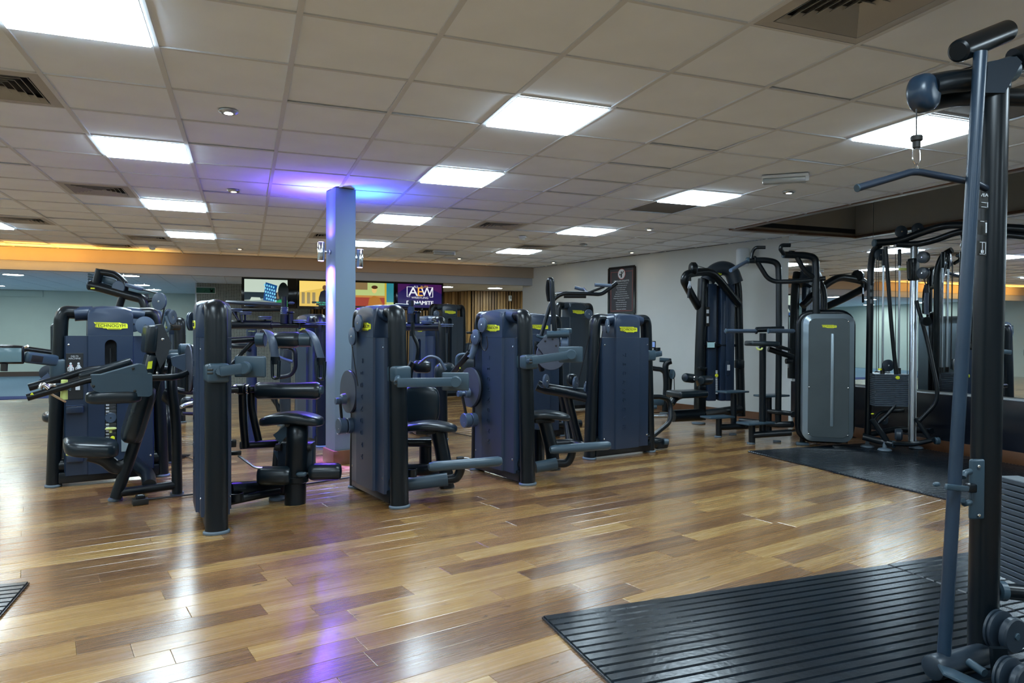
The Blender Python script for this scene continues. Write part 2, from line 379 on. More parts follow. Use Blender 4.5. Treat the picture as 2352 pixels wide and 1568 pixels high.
VLAB = ['four-way ceiling vent cut off at the left edge, near the first big light', 'four-way ceiling vent above the deltoid machine, left of a light panel', 'small vent at the left edge, just above the orange-lit ceiling edge', 'narrow-looking vent left of the farthest left light panel', 'yellow-lit vent right against the orange beam', 'vent seen just left of the column beside the chrome lamp', 'dark-slatted vent in the middle, between two light panels', 'far vent beside the clear emergency light fitting', 'far vent behind the smoke detector', 'large four-way vent cut off at the top right of the frame']
for ij, lb in zip(VENTS, VLAB): vent(*ij, lb)
for (i, j), lb in zip(OPEN, ['dark perforated ceiling panel beside the far right light', 'dark perforated ceiling panel behind the pulldown tower head']):
    c = Vector((gx(i)+.3, gy(j)+.3, CEIL+.02)); tag(rebase(MB().box(c, (.596, .596, .012)).build('grille_panel', mat('dark_grille', (.14, .135, .13), .7), None, 0), c), lb, 'ceiling panel', 'dark grille panels in the ceiling')
def downlight(x, y, lit, label, warm=False):
    c = Vector((x, y, CEIL)); t = thing('downlight', c, 0, label, 'downlight', 'small round downlights in the ceiling')
    MB().lathe(c, -Z, [(.022, -.01), (.026, .013), (.040, .014), (.056, .004), (.058, -.003)], 24).build('bezel', M_STEEL, t)
    MB().lathe(c, -Z, [(.001, .016), (.014, .015), (.021, .010), (.021, 0)], 20).build('bulb', mat('bulb_warm' if warm else 'bulb_cool', (1, .9, .7), .3, emit=(1, .72, .38) if warm else (.92, 1, .85), es=22) if lit else M_STEEL, t)
for x, y, lit, lb, wm in [(-.094, 4.572, 1, 'lit downlight nearest the camera, above the crunch machine', 0), (-.10, 7.106, 1, 'warm lit downlight left of the purple glow', 1), (-.078, 11.98, 1, 'small lit downlight far left of the column, by the beam', 1),
                      (3.53, 11.956, 1, 'lit downlight in the far middle, right of the column', 1), (5.323, 11.914, 1, 'lit downlight nearest the far right wall corner', 1), (5.83, 9.957, 1, 'lit downlight above the poster, close to the wall', 1),
                      (4.751, 7.692, 1, 'lit downlight right of the third right-hand light panel', 0), (5.60, 8.765, 0, 'unlit downlight above the poster wall', 0), (4.692, 9.414, 0, 'unlit downlight left of the poster', 0), (4.708, 5.209, 1, 'lit downlight below the clear emergency light on the right', 0)]:
    downlight(x, y, lit, lb, wm)
# smoke detectors and emergency lights
def detector(x, y, lb):
    c = Vector((x, y, CEIL)); t = thing('smoke_detector', c, 0, lb, 'smoke detector', 'smoke detectors on the ceiling')
    MB().lathe(c, -Z, [(.055, 0), (.055, .012), (.045, .02)], 24).build('base', M_WPLAST, t); MB().lathe(c, -Z, [(.040, .02), (.042, .035), (.030, .05), (.012, .055)], 24).build('sensor_head', M_WPLAST, t)
detector(3.531, 8.939, 'white smoke detector on a cream ceiling tile in the middle distance'); detector(-1.346, 12.218, 'white smoke detector close to the orange-lit beam')
M_CLEAR = mat('frosted_plastic', (.6, .64, .66), .25); M_CLEAR.node_tree.nodes['Principled BSDF'].inputs['Transmission Weight'].default_value = .5
def emergency(x, y, rz, L, lb):
    c = Vector((x, y, CEIL)); t = thing('emergency_light', c, rz, lb, 'emergency light', 'emergency light fittings'); Mz = Matrix.Rotation(rz, 3, 'Z')
    MB().box(c+Vector((0, 0, -.012)), (L, .09, .024), Mz, .004).build('base', M_WPLAST, t); MB().box(c+Vector((0, 0, -.045)), (L*.98, .075, .045), Mz, .015).build('cover', M_CLEAR, t)
    MB().box(c+Mz @ Vector((L*.47, 0, -.04)), (L*.08, .08, .05), Mz, .005).build('end_cap', M_WPLAST, t)
emergency(4.178, 4.67, math.radians(-40), .36, 'clear box emergency light on the ceiling at the right'); emergency(2.987, 10.983, 0, .36, 'clear box emergency light on the ceiling beside a far vent')
# walls -------------------------------------------------------------
def wall_seg(name, p, q, z0, z1, th, m, side=1, parent=None):
    p, q = Vector((*p, 0)), Vector((*q, 0)); d = (q-p); n = Vector((d.y, -d.x, 0)).normalized()*side; L_ = d.length
    Mz = Matrix.Rotation(math.atan2(d.y, d.x), 3, 'Z')
    return MB().box((p+q)/2+n*th/2+Z*(z0+z1)/2, (L_, th, z1-z0), Mz).build(name, m, parent, 0)
YE = 13.46
wr = struct(wall_seg('wall_right_far', (WX, WY), (wall_x(YE), YE), 0, CEIL, .12, M_PLASTER, -1) if False else wall_seg('wall_right_far', (WX, WY), (wall_x(YE), YE), 0, CEIL, .12, M_PLASTER, 1))
struct(wall_seg('baseboard_right_far', (WX-.016, WY), (wall_x(YE)-.016, YE), 0, .13, .015, M_TIMBER, 1))
struct(MB().box((wall_x(YE)+.66, YE-.06, 1.165), (1.2, .10, 2.33)).build('wall_right_return', M_PLASTER, None, 0))
mw = struct(MB().box((MIRX+.09, (YB+7.45)/2, 1.6), (.12, 7.45-YB, 3.2)).build('wall_right', M_PLASTER, None, 0))
MB().box((MIRX+.012, (YB+7.45)/2, .36), (.03, 7.45-YB, .48), bev=.003).build('dado_panel', mat('black_laminate', (.006, .008, .014), .22), mw)
MB().box((MIRX+.012, (YB+7.45)/2, .601), (.032, 7.45-YB, .008), bev=.003).build('dado_rail', M_STEEL, mw)
struct(MB().box((MIRX+.003, (YB+7.4)/2, .06), (.02, 7.4-YB, .12), bev=.003).build('baseboard_right', M_TIMBER, None))
M_MIRROR = mat('mirror_glass', (.86, .90, .92), .0, 1)
ys = [7.52, 6.161, 4.733, 3.305, 1.877, .449, -.979, -2.407, -3.835, -5.0]
for y1, y0 in zip(ys, ys[1:]): MB().box((MIRX+.006, (y0+y1)/2, 1.81), (.012, y1-y0-.004, 2.36), bev=.0015, seg=1).build('mirror_panel', M_MIRROR, mw, 0)
struct(MB().box(((WX+6.9)/2+.05, 7.47, 1.27), (.24, .06, 2.5)).build('trim_3', M_PLASTER, None, 0))
struct(MB().box((XL-.06, (YB+YFAR)/2, 1.6), (.12, YFAR-YB, 3.2)).build('wall_left', M_PLASTERG, None, 0))
struct(MB().box(((XL+7)/2, YB-.06, 1.6), (7.2-XL, .12, 3.2)).build('wall_front', M_PLASTER, None, 0))
wb = struct(MB().box(((XL+8)/2, YFAR+.06, 1.3), (8-XL, .12, 2.6)).build('wall_back', M_PLASTERG, None, 0))
MB().box((-6.2, YFAR-.02, 2.22), (2.2, .04, .16)).build('coving', M_PLASTERG, wb, 0)
struct(MB().box(((XL+8)/2, YFAR-.01, .06), (8-XL, .02, .13)).build('baseboard_back', mat('brown_skirting', (.09, .06, .05), .5), None, 0))
# beam and low ceiling beyond ---------------------------------------
bm_ = struct(MB().box(((XL+5.5)/2-.02, YBEAM+.04, 2.43), (5.46-XL, .08, .21)).build('trim_4', M_BEAM, None, 0))
struct(MB().box(((XL+5.5)/2-.02, (YBEAM+.08+YBEAM2)/2, 2.44), (5.46-XL, YBEAM2-YBEAM-.08, .22)).build('trim_5', M_SOFFIT, None, 0))
struct(MB().box(((XL+5.5)/2-.02, YBEAM+.10, 2.255), (5.46-XL, .12, .152)).build('trim_6', mat('grey_fascia_paint', (.30, .32, .36), .8, 0, .03, 2), None, 0))
struct(MB().box(((XL+7.2)/2, (YBEAM2+YFAR)/2, 2.36), (7.2-XL, YFAR-YBEAM2, .06)).build('ceiling', M_SOFFIT, None, 0))
ct = struct(MB().box(((XL+7.2)/2, (YBEAM2+YFAR)/2, 2.325), (7.2-XL, YFAR-YBEAM2, .006)).build('ceiling', M_RAIL, None, 0))
m = MB()
for i in range(-13, 13):
    for j in range(0, 12):
        m.box((gx(i)+.3, YBEAM2+.3+.6*j, 2.318), (.585, .585, .008))
m.build('ceiling_tiles', M_TILE, ct, 0, kind='stuff')
def round_light(x, y, lb, r=.17):
    c = Vector((x, y, 2.315)); t = thing('round_light', c, 0, lb, 'ceiling light', 'round lights in the low far ceiling')
    MB().lathe(c, -Z, [(r+.02, 0), (r+.02, .012), (r, .016), (r, .004)], 28).build('rim', M_WPLAST, t); MB().lathe(c, -Z, [(r-.002, 0), (r-.002, .014), (r*.8, .018)], 28).build('diffuser', mat('round_diffuser', (1, 1, 1), .4, emit=(.85, 1, .95), es=22), t)
for x, y, lb in [(5.632, 16.036, 'round light in front of the wood slat wall'), (4.42, 16.09, 'round light at the right edge of the wrestling screen'), (-2.114, 15.55, 'biggest round light above the far left machine arm'), (-2.266, 18.5, 'middle round light of three above the far left machine'), (-2.22, 20.4, 'farthest round light of three above the far left machine'), (-5.61, 20.3, 'round light at the left edge of the frame'), (-7.2, 17.0, 'added round light outside the view, near the left wall'), (-7.2, 19.0, 'added round light outside the view, at the back left'), (-4.2, 16.2, 'added round light behind the deltoid machine arm')]: round_light(x, y, lb)  # the last lamps listed are added to brighten the back left zone
# mosaic wall, slat wall --------------------------------------------
def mosaic_mat():
    m = bpy.data.materials.new('mosaic_tile'); m.use_nodes = True; nt = m.node_tree; N = nt.nodes; L = nt.links; b = N['Principled BSDF']
    tc = N.new('ShaderNodeTexCoord'); mp = N.new('ShaderNodeMapping'); mp.inputs['Rotation'].default_value = (PI/2, 0, 0); L.new(tc.outputs['Object'], mp.inputs[0])
    br = N.new('ShaderNodeTexBrick'); br.offset = 0; br.inputs['Color1'].default_value = (.03, .034, .036, 1); br.inputs['Color2'].default_value = (.09, .10, .10, 1); br.inputs['Mortar'].default_value = (.42, .46, .42, 1)
    br.inputs['Scale'].default_value = 1; br.inputs['Brick Width'].default_value = .034; br.inputs['Row Height'].default_value = .034; br.inputs['Mortar Size'].default_value = .005; br.inputs['Mortar Smooth'].default_value = .1
    L.new(mp.outputs[0], br.inputs[0]); L.new(br.outputs[0], b.inputs['Base Color']); b.inputs['Roughness'].default_value = .3
    bp = N.new('ShaderNodeBump'); bp.invert = True; bp.inputs['Strength'].default_value = .3; bp.inputs['Distance'].default_value = .002; L.new(br.outputs[1], bp.inputs['Height']); L.new(bp.outputs[0], b.inputs['Normal'])
    return m
mo = struct(MB().box((.21, 17.36, 1.16), (2.46, .12, 2.32)).build('wall_mosaic', mosaic_mat(), None, 0))
MB().box((-1.03, 17.36, 1.16), (.03, .14, 2.32)).build('corner_strip', M_STEEL, mo, 0)
sw = struct(MB().box((3.2, 18.40, 1.16), (3.9, .06, 2.32)).build('wall_slatted', M_DARK, None, 0))
pts = [(1.46, 17.5)] + [(1.6+.1*k, 18.3-.25*math.cos(k*.09)) for k in range(0, 34)]
def slat_line(p, q, n, rr):
    p, q = Vector((*p, 0)), Vector((*q, 0)); d = (q-p)/n; ang = math.atan2(d.y, d.x); Mz = Matrix.Rotation(ang, 3, 'Z')
    for k in range(n):
        dep = rr.choice([.03, .05, .07]); c = p+d*(k+.5)+Z*1.155; wd = d.length*rr.choice([.55, .7, .8, .9])
        MB().box(c+Mz @ Vector((0, -dep/2, 0)), (wd, dep, 2.30), Mz, .003, 1).build('slat', M_SLAT, sw, 0)
rr = random.Random(9)
slat_line((1.46, 18.35), (4.95, 18.35), 44, rr)
slat_line((4.95, 18.35), (5.45, 17.35), 10, rr)
slat_line((5.45, 17.35), (6.75, 17.05), 18, rr)
MB().box((5.35, 17.9, 1.16), (.06, 1.2, 2.3), Matrix.Rotation(.46, 3, 'Z')).build('slat_backing', M_DARK, sw, 0); MB().box((6.1, 17.30, 1.16), (1.5, .06, 2.3), Matrix.Rotation(-.225, 3, 'Z')).build('slat_backing', M_DARK, sw, 0)
struct(MB().box((7.1, 17.03, 1.16), (.75, .06, 2.32)).build('door_1', M_TIMBER, None, 0))
struct(MB().box((7.3, 15.3, 1.16), (.1, 3.9, 2.32)).build('wall_right_rear', M_PLASTER, None, 0))
se = thing('motion_sensor', (6.38, 17.0, 2.14), 0, 'small white motion sensor high on the wood slat wall', 'sensor')
MB().box((6.38, 16.985, 2.12), (.085, .05, .15), bev=.02).build('body', M_WPLAST, se); MB().box((6.38, 16.955, 2.13), (.04, .015, .05), bev=.006).build('lens', M_STEEL, se)
# column ------------------------------------------------------------
CC = Vector((.768, 6.58, 0)); CW, CD = .195, .25      # nearest corner, widths along E1 and E2
MZ13 = Matrix.Rotation(TH, 3, 'Z')
co = struct(MB().box(CC+E1*CW/2+E2*CD/2+Z*CEIL/2, (CW, CD, CEIL), MZ13, bev=.004).build('column', M_COLUMN, None))
MB().box(CC+E1*CW/2+E2*CD/2+Z*.065, (CW+.04, CD+.04, .13), MZ13, bev=.003).build('baseboard', M_TIMBER, co)
def wall_lamp(c, sgn, lb, cores):
    c = Vector(c); t = thing('wall_lamp', c, 0, lb, 'wall light', 'chrome up-and-down lights on the column')
    MB().lathe(c-Z*.085, Z, [(.030, 0), (.032, .004), (.032, .166), (.030, .17)], 28).build('cylinder', M_CHROME, t)
    for s in (-1, 1): MB().disc(c+Z*s*.0855, Z, .024, .003).build('lens', mat('violet_lens', (.5, .4, 1), .3, emit=(.42, .30, 1), es=14), t)
    MB().box(c+E1*sgn*.052, (.05, .025, .03), MZ13, bev=.004).build('bracket', M_CHROME, t); MB().disc(c+E1*sgn*.082, E1, .022, .014).build('mount_plate', M_STEEL, t)
    for up in (1, -1):
        for qn, (colr, en, ang, bl, rd) in enumerate(cores):
            l = bpy.data.lights.new('lamp_spot', 'SPOT'); l.color = colr; l.energy = en*((.03 if qn == 2 else .28) if up > 0 else .9); l.spot_size = math.radians(ang); l.spot_blend = bl; l.shadow_soft_size = rd
            lo = bpy.data.objects.new('lamp_spot', l); COL.objects.link(lo); lo.parent = t; lo.matrix_parent_inverse = Matrix.Identity(4)
            lo.location = (0, 0, up*.092); lo.rotation_euler = (PI if up > 0 else 0, (.045*sgn*up if qn == 2 else 0), 0)
VI = [((.18, .06, 1), 60, 150, 1., .02), ((.02, .55, 1), 14, 80, .8, .01), ((.24, .10, 1), 420, 34, 1., .02)]
VB = [((.05, .08, 1), 46, 150, 1., .02), ((.01, .50, 1), 16, 80, .8, .01)]
wall_lamp(CC+E2*.125-E1*.09+Z*1.955, 1, 'chrome cylinder wall lamp on the left face of the column', VI)
wall_lamp(CC+E2*.125+E1*(CW+.09)+Z*1.915, -1, 'chrome cylinder wall lamp on the right face of the column', VB)
sp = CC+E1*.088-E2*.006+Z*.325
so = thing('double_socket', CC+E1*.088+Z*.325, 0, 'white double socket low on the column', 'socket')
MB().box(sp, (.142, .012, .085), MZ13, bev=.003).build('face_plate', M_WPLAST, so)
for dx in (-.037, .037):
    m = MB()
    for ax, az, a_, b_ in ((0, .012, .004, .008), (-.011, -.006, .006, .004), (.011, -.006, .006, .004)): m.box(sp+E1*(dx+ax)-E2*.0065+Z*(az-.005), (a_, .002, b_), MZ13)
    m.build('pin_holes', M_INK, so, 0)
    MB().box(sp+E1*dx*.42-E2*.0075+Z*.022, (.011, .005, .014), MZ13, bev=.001).build('rocker_switch', M_WPLAST, so)
# warm lights on the beam
for x, sx_, e in ((-4.2, 3.6, 9), (-1.8, 1.2, 1.6), (2.0, 5.0, .5)):
    l = bpy.data.lights.new('beam_uplight', 'AREA'); l.shape = 'RECTANGLE'; l.size = sx_; l.size_y = .04; l.color = (1, .47, .07); l.energy = e
    lo = bpy.data.objects.new('beam_uplight', l); COL.objects.link(lo); lo.location = (x, 12.72, 2.30); lo.rotation_euler = (PI*.86, 0, 0)
# exit sign, poster, screens ----------------------------------------
M_GREEN = mat('exit_green', (.01, .10, .06), .4)
ex = thing('exit_sign', (-.83, 17.288, 2.14), 0, 'green fire exit sign with running figure and arrow on the mosaic wall', 'sign')
MB().box((-.83, 17.288, 2.15), (.41, .02, .145)).build('border', M_WPLAST, ex, 0); MB().box((-.83, 17.275, 2.15), (.385, .008, .12)).build('face', M_GREEN, ex, 0)
m = MB(); add_text(m, 'Fire', (-.945, 17.272, 2.175), X, Z, .048); add_text(m, 'exit', (-.945, 17.272, 2.13), X, Z, .048); m.build('lettering', M_WHITE, ex, 0)
m = MB(); m.box((-.828, 17.273, 2.15), (.07, .002, .11)); m.build('running_figure', M_WHITE, ex, 0)
m = MB().disc((-.822, 17.271, 2.19), Y, .010, .002).tube([(-.825, 17.271, 2.178), (-.83, 17.271, 2.145), (-.815, 17.271, 2.125), (-.822, 17.271, 2.10)], .006, n=6).tube([(-.83, 17.271, 2.145), (-.845, 17.271, 2.125), (-.855, 17.271, 2.11)], .006, n=6).tube([(-.84, 17.271, 2.165), (-.822, 17.271, 2.17), (-.808, 17.271, 2.155)], .005, n=6); m.build('figure', M_GREEN, ex)
MB().prism([(-.035, .035), (-.023, .045), (.018, .003), (.018, .030), (.033, .030), (.033, -.035), (-.033, -.035), (-.033, -.020), (-.003, -.02)][:], (-.715, 17.272, 2.15), X, Z, .002).build('arrow', M_WHITE, ex, 0)
# poster on the far right wall
def wallP(y, off=0.): return Vector((wall_x(y)-off, y, 0))
ud = Vector((WS, -1, 0)).normalized(); nd = Vector((-1, -WS, 0)).normalized()   # right along the wall, out of the wall
pc = wallP(10.63)+nd*.015+Z*1.955; pw, ph = .625, .79
ps = thing('wall_poster', pc, 0, 'black framed gym etiquette poster with red border on the far wall', 'poster')
m = MB(); m.prism([(-pw/2, -ph/2), (pw/2, -ph/2), (pw/2, ph/2), (-pw/2, ph/2)], pc, ud, Z, .02); m.build('backing', mat('poster_ground', (.035, .037, .045), .5), ps, 0)
for (x, y, w_, h_) in ((0, ph/2, pw, .04), (0, -ph/2, pw, .04), (-pw/2, 0, .04, ph), (pw/2, 0, .04, ph)):
    m = MB(); m.prism([(x-w_/2, y-h_/2), (x+w_/2, y-h_/2), (x+w_/2, y+h_/2), (x-w_/2, y+h_/2)], pc+nd*.012, ud, Z, .022); m.build('frame_side', M_BLACKG, ps, 0)
m = MB()
for (x, y, w_, h_) in ((-.165, .325, .20, .008), (.165, .325, .20, .008), (0, -.345, .52, .008), (-.26, 0, .008, .68), (.26, 0, .008, .68)): m.prism([(x-w_/2, y-h_/2), (x+w_/2, y-h_/2), (x+w_/2, y+h_/2), (x-w_/2, y+h_/2)], pc+nd*.012, ud, Z, .003)
m.build('red_border', mat('dull_red', (.30, .07, .06), .5), ps, 0)
MB().disc(pc+nd*.012+Z*.285, nd, .092, .003).build('emblem', M_RED, ps); MB().disc(pc+nd*.014+Z*.285, nd, .084, .003).build('emblem', M_WHITE, ps)
q = lambda x, y: pc+nd*.017+ud*x+Z*y
MB().disc(q(0, .315), nd, .015, .003).tube([q(0, .295), q(0, .225)], .014, n=6).tube([q(0, .285), q(-.04, .265), q(-.045, .29)], .007, n=6).tube([q(0, .285), q(.035, .30), q(.05, .335)], .007, n=6).build('flexing_figure', M_INK, ps)
m = MB(); add_text(m, 'GYM FLOOR ETIQUETTE', q(0, .165), ud, Z, .040, .0008, .85)
tl = ['Please respect the staff and other members', 'Wipe down all equipment after use', 'Return all weights to the racks', 'Do not drop the weights', 'Share the equipment between sets', 'Keep all bags and coats in the lockers', 'Suitable clothing and footwear must be worn', 'Limit your time on cardio machines at busy times', 'No food in the gym area', 'Ask the staff for help if you need it', 'Mobile phone calls outside please', 'Thank you for your cooperation']
for k, l_ in enumerate(tl): add_text(m, l_, q(0, .125-k*.036), ud, Z, .019, .0008, 1.0)
add_text(m, 'Enjoy your workout', q(0, -.315), ud, Z, .028)
m.build('lettering', M_WHITE, ps, 0)
# screens under the beam
def em(name, col, s=1.): return mat('screen_'+name, (0, 0, 0), .3, emit=tuple(c**1.2 for c in col), es=s*.27)
TVY = 14.9
def tv(x0, x1, z0, z1, sx0, sx1, sz0, sz1, lb):
    t = thing('television', ((x0+x1)/2, TVY, z0), 0, lb, 'television', 'televisions hung in a row under the beam')
    MB().box(((x0+x1)/2, TVY+.045, (z0+z1)/2), (x1-x0, .09, z1-z0), bev=.008).build('housing', M_BLACKG, t)
    MB().box(((x0+x1)/2, TVY+.04, z1+.03), (.12, .06, .08)).build('bracket', M_DARK, t, 0)
    m = MB(); add_text(m, 'LG', ((x0+x1)/2+.05, TVY-.002, z0+.03), X, Z, .035); m.build('maker_mark', M_WHITE, t, 0)
    scr = lambda x, z, d=0: Vector((sx0+(sx1-sx0)*x, TVY-.003-.0012*d, sz0+(sz1-sz0)*z))
    def shape(nm, poly, mm, d=1):
        mb = MB(); pts3 = [scr(x, z, d) for x, z in poly]; n = len(pts3)
        mb.add(pts3+[p+Y*.001 for p in pts3], [tuple(range(n)), tuple(reversed(range(n, 2*n)))]+[(i, (i+1) % n, n+(i+1) % n, n+i) for i in range(n)]); return mb.build(nm, mm, t, 0)
    def ell(cx_, cz_, rx, rz, n=20): return [(cx_+rx*math.cos(2*PI*k/n), cz_+rz*math.sin(2*PI*k/n)) for k in range(n)]
    return t, shape, ell, scr
sq = lambda a, b, c, d: [(a, b), (c, b), (c, d), (a, d)]
t, S, E_, scr = tv(-.064, .982, 1.692, 2.30, -.015, .80, 1.735, 2.265, 'leftmost television, showing a dark-haired person holding up a scan sheet')
S('picture_ground', sq(0, 0, 1, 1), em('pale', (.62, .72, .62), .9), 0); S('picture_shelf', sq(0, .22, 1, .52), em('night', (.02, .05, .07), .5), 1); S('picture_desk', [(0, .02), (.7, .02), (.75, .2), (.5, .3), (0, .22)], em('desk', (.35, .42, .38), .8), 2)
S('picture_book', [(.02, .0), (.4, .0), (.42, .08), (.1, .14), (0, .1)], em('blue', (.02, .12, .35), .9), 3); S('picture_folder', [(.12, .2), (.38, .22), (.36, .32), (.16, .33)], em('pale', (.6, .7, .6)), 3)
S('picture_sheet', [(.43, .22), (.68, .16), (.76, .78), (.49, .9)], em('deepblue', (.01, .10, .28), 1.), 3)
for r_ in range(5):
    for c_ in range(5): S('scan_spot', E_(.515+c_*.052-(4-r_)*.012, .80-r_*.128-c_*.022, .019, .045, 8), em('cyan', (.25, .62, .8), 1.1), 4)
S('picture_hair', E_(.90, .55, .125, .36), em('hair', (.006, .012, .010), .5), 5); S('picture_face', [(.745, .3), (.80, .28), (.82, .5), (.76, .55)], em('face', (.35, .25, .15), .6), 4); S('picture_jumper', [(.70, 0), (.74, .2), (.85, .28), (1, .2), (1, 0)], em('green', (.02, .35, .12), .9), 5)
t, S, E_, scr = tv(.986, 1.955, 1.69, 2.305, 1.03, 1.90, 1.75, 2.262, 'second television from the left, yellow picture of a person in black with subtitles')
S('picture_ground', sq(0, 0, 1, 1), em('yellow', (.80, .58, .14), .95), 0); S('picture_light', [(0, .55), (.5, .72), (1, .6), (1, 1), (0, 1)], em('yellow2', (.92, .70, .22), 1.), 1)
for a in (.05, .17, .29): S('picture_shelf', sq(a, .1, a+.07, .55), em('shelf', (.42, .34, .16), .8), 2)
S('picture_coat', [(.43, 0), (.44, .35), (.48, .58), (.56, .66), (.68, .6), (.76, .3), (.76, 0)], em('coat', (.012, .014, .03), .6), 3); S('picture_head', E_(.57, .75, .05, .1), em('head', (.25, .14, .07), .7), 4)
S('subtitle_bar', sq(.28, .12, .86, .19), em('bar', (.0, .03, .03), .5), 5); S('subtitle_bar', sq(.38, .04, .76, .11), em('bar', (.0, .03, .03), .5), 5)
mb = MB(); add_text(mb, "Well, I don't intend", scr(.57, .155, 7), X, Z, .042); add_text(mb, 'in the hotel,', scr(.57, .075, 7), X, Z, .042); mb.build('subtitle', em('teal', (.1, .8, .55), 1.), t, 0)
t, S, E_, scr = tv(1.959, 2.99, 1.69, 2.305, 2.0, 2.95, 1.73, 2.262, 'television right of the column, showing a drawn diner scene')
S('picture_ground', sq(0, 0, 1, 1), em('limewall', (.55, .66, .28), .9), 0); S('picture_booth', sq(0, 0, .8, .42), em('booth', (.42, .07, .03), .9), 1); S('picture_rail', sq(0, .42, .8, .5), em('rail', (.6, .3, .08), .9), 2)
S('picture_window', sq(.08, .72, .42, 1), em('window', (.35, .25, .12), .8), 2); S('picture_window', sq(.84, .25, 1, 1), em('seablue', (.05, .30, .35), .9), 2); S('picture_post', sq(.80, 0, .84, 1), em('post', (.62, .45, .05), .9), 3)
S('picture_body', [(.42, 0), (.46, .38), (.56, .5), (.68, .42), (.76, .15), (.78, 0)], em('ochre', (.50, .22, .02), .9), 4); S('picture_head', E_(.57, .72, .055, .13), em('skin', (.85, .62, .25), .9), 5); S('picture_hair', E_(.575, .83, .07, .07), em('brown', (.12, .05, .02), .8), 6); S('subtitle_bar', sq(.1, .02, .4, .08), em('bar', (.0, .2, .1), .5), 5)
t, S, E_, scr = tv(2.995, 4.04, 1.70, 2.305, 3.04, 4.0, 1.76, 2.262, 'rightmost television, dark blue wrestling title screen with white letters')
S('picture_ground', sq(0, 0, 1, 1), em('navy', (.030, .016, .13), .9), 0); S('picture_glow', [(0, .6), (.3, 1), (0, 1)], em('plum', (.10, .02, .14), .8), 1); S('picture_glow', [(.55, 1), (1, .6), (1, 1)], em('plum', (.10, .02, .14), .8), 1)
wh = em('white', (.8, .82, .85), 1.)
mb = MB(); add_text(mb, 'ALL', scr(.41, .885, 3), X, Z, .068, space=1.05); add_text(mb, 'WRESTLING', scr(.50, .42, 3), X, Z, .062, sx=1.1); add_text(mb, 'DYNAMITE', scr(.50, .20, 3), X, Z, .115, sx=1.05)
for dx in (-.002, .002): add_text(mb, 'A', scr(.345, .66, 3)+X*dx, X, Z, .27, sx=1.15); add_text(mb, 'W', scr(.66, .66, 3)+X*dx, X, Z, .27, sx=.95); add_text(mb, 'DYNAMITE', scr(.50, .20, 3)+X*dx*2+Z*dx, X, Z, .115, sx=1.05)
for a in (sq(.20, .87, .34, .885), sq(.66, .87, .80, .885), sq(.20, .45, .215, .885), sq(.785, .45, .80, .885), sq(.20, .45, .28, .465), sq(.72, .45, .80, .465)):
    pts3 = [scr(x, z, 3) for x, z in a]; mb.add(pts3, [(0, 1, 2, 3)])
mb.build('lettering', wh, t, 0)
mb = MB(); add_text(mb, 'ELITE', scr(.60, .885, 3), X, Z, .068, space=1.05)
for dx in (-.003, .003): add_text(mb, 'E', scr(.50, .66, 4)+X*dx, X, Z, .27, sx=1.0)
mb.build('lettering', em('gold', (.85, .50, .12), 1.), t, 0, label='gold lettering')
rs = random.Random(4); mb = MB()
for k in range(40):
    x_, z_ = rs.random()*.97, rs.random()*.97; pts3 = [scr(x_+a, z_+b, 2) for a, b in ((0, 0), (.008, 0), (.008, .014), (0, .014))]; mb.add(pts3, [(0, 1, 2, 3)])
mb.build('picture_stars', em('pink', (.35, .12, .30), .8), t, 0)
# ================================================================== MACHINES
def PB(u, v, b):
    """pixel onto the upright plane E2 = b"""
    r = P(u, v, 1)-Vector((0, 0, EYE)); return Vector((0, 0, EYE))+r*(b/(r.dot(E2)))
def PA(u, v, a):
    r = P(u, v, 1)-Vector((0, 0, EYE)); return Vector((0, 0, EYE))+r*(a/(r.dot(E1)))
BADGE = [(-.118, .028), (-.105, .012), (-.108, -.010), (-.085, -.014), (-.060, -.014), (-.050, -.020), (-.030, -.020), (-.022, -.028), (.070, -.028), (.078, -.020), (.118, -.018), (.118, .010), (.112, .020), (.080, .020), (.062, .028)]
def badge(parent, c, ux, uy, k=1., nm='logo_badge'):
    n = ux.cross(uy); o = MB().prism([(x*k, y*k) for x, y in BADGE], c+n*.002, ux, uy, .005*k, n).build(nm, M_YEL, parent, 0)
    m = MB(); add_text(m, 'TECHNOGYM', c+n*.0055*max(k, .8)-ux*.004*k+uy*.001, ux, uy, .0345*k, .0006, 1.0)
    z = c+n*.0055*max(k, .8)
    for x0, x1, y_ in ((-.105, .055, .022), (-.02, .065, -.023)): m.prism([(x0*k, (y_-.0015)*k), (x1*k, (y_-.0015)*k), (x1*k, (y_+.0015)*k), (x0*k, (y_+.0015)*k)], z, ux, uy, .001)
    m.build('lettering', M_INK, o, 0)
def pulley(parent, c, axis, r, nm='pulley', m=None, th=.022):
    c = Vector(c); a = Vector(axis).normalized()
    o = MB().lathe(c, a, [(r*.9, -th/2), (r, -th/2+.003), (r, -th*.12), (r*.9, -th*.08), (r*.9, th*.08), (r, th*.12), (r, th/2-.003), (r*.9, th/2), (r*.28, th/2), (r*.22, th/2-.003)], 32).build(nm, m or M_PULLEY, parent)
    MB().lathe(c, a, [(r*.12, -th/2-.004), (r*.14, -th/2-.002), (r*.14, th/2+.002), (r*.1, th/2+.005)], 12).build('axle_bolt', M_CHROME, o)
    return o
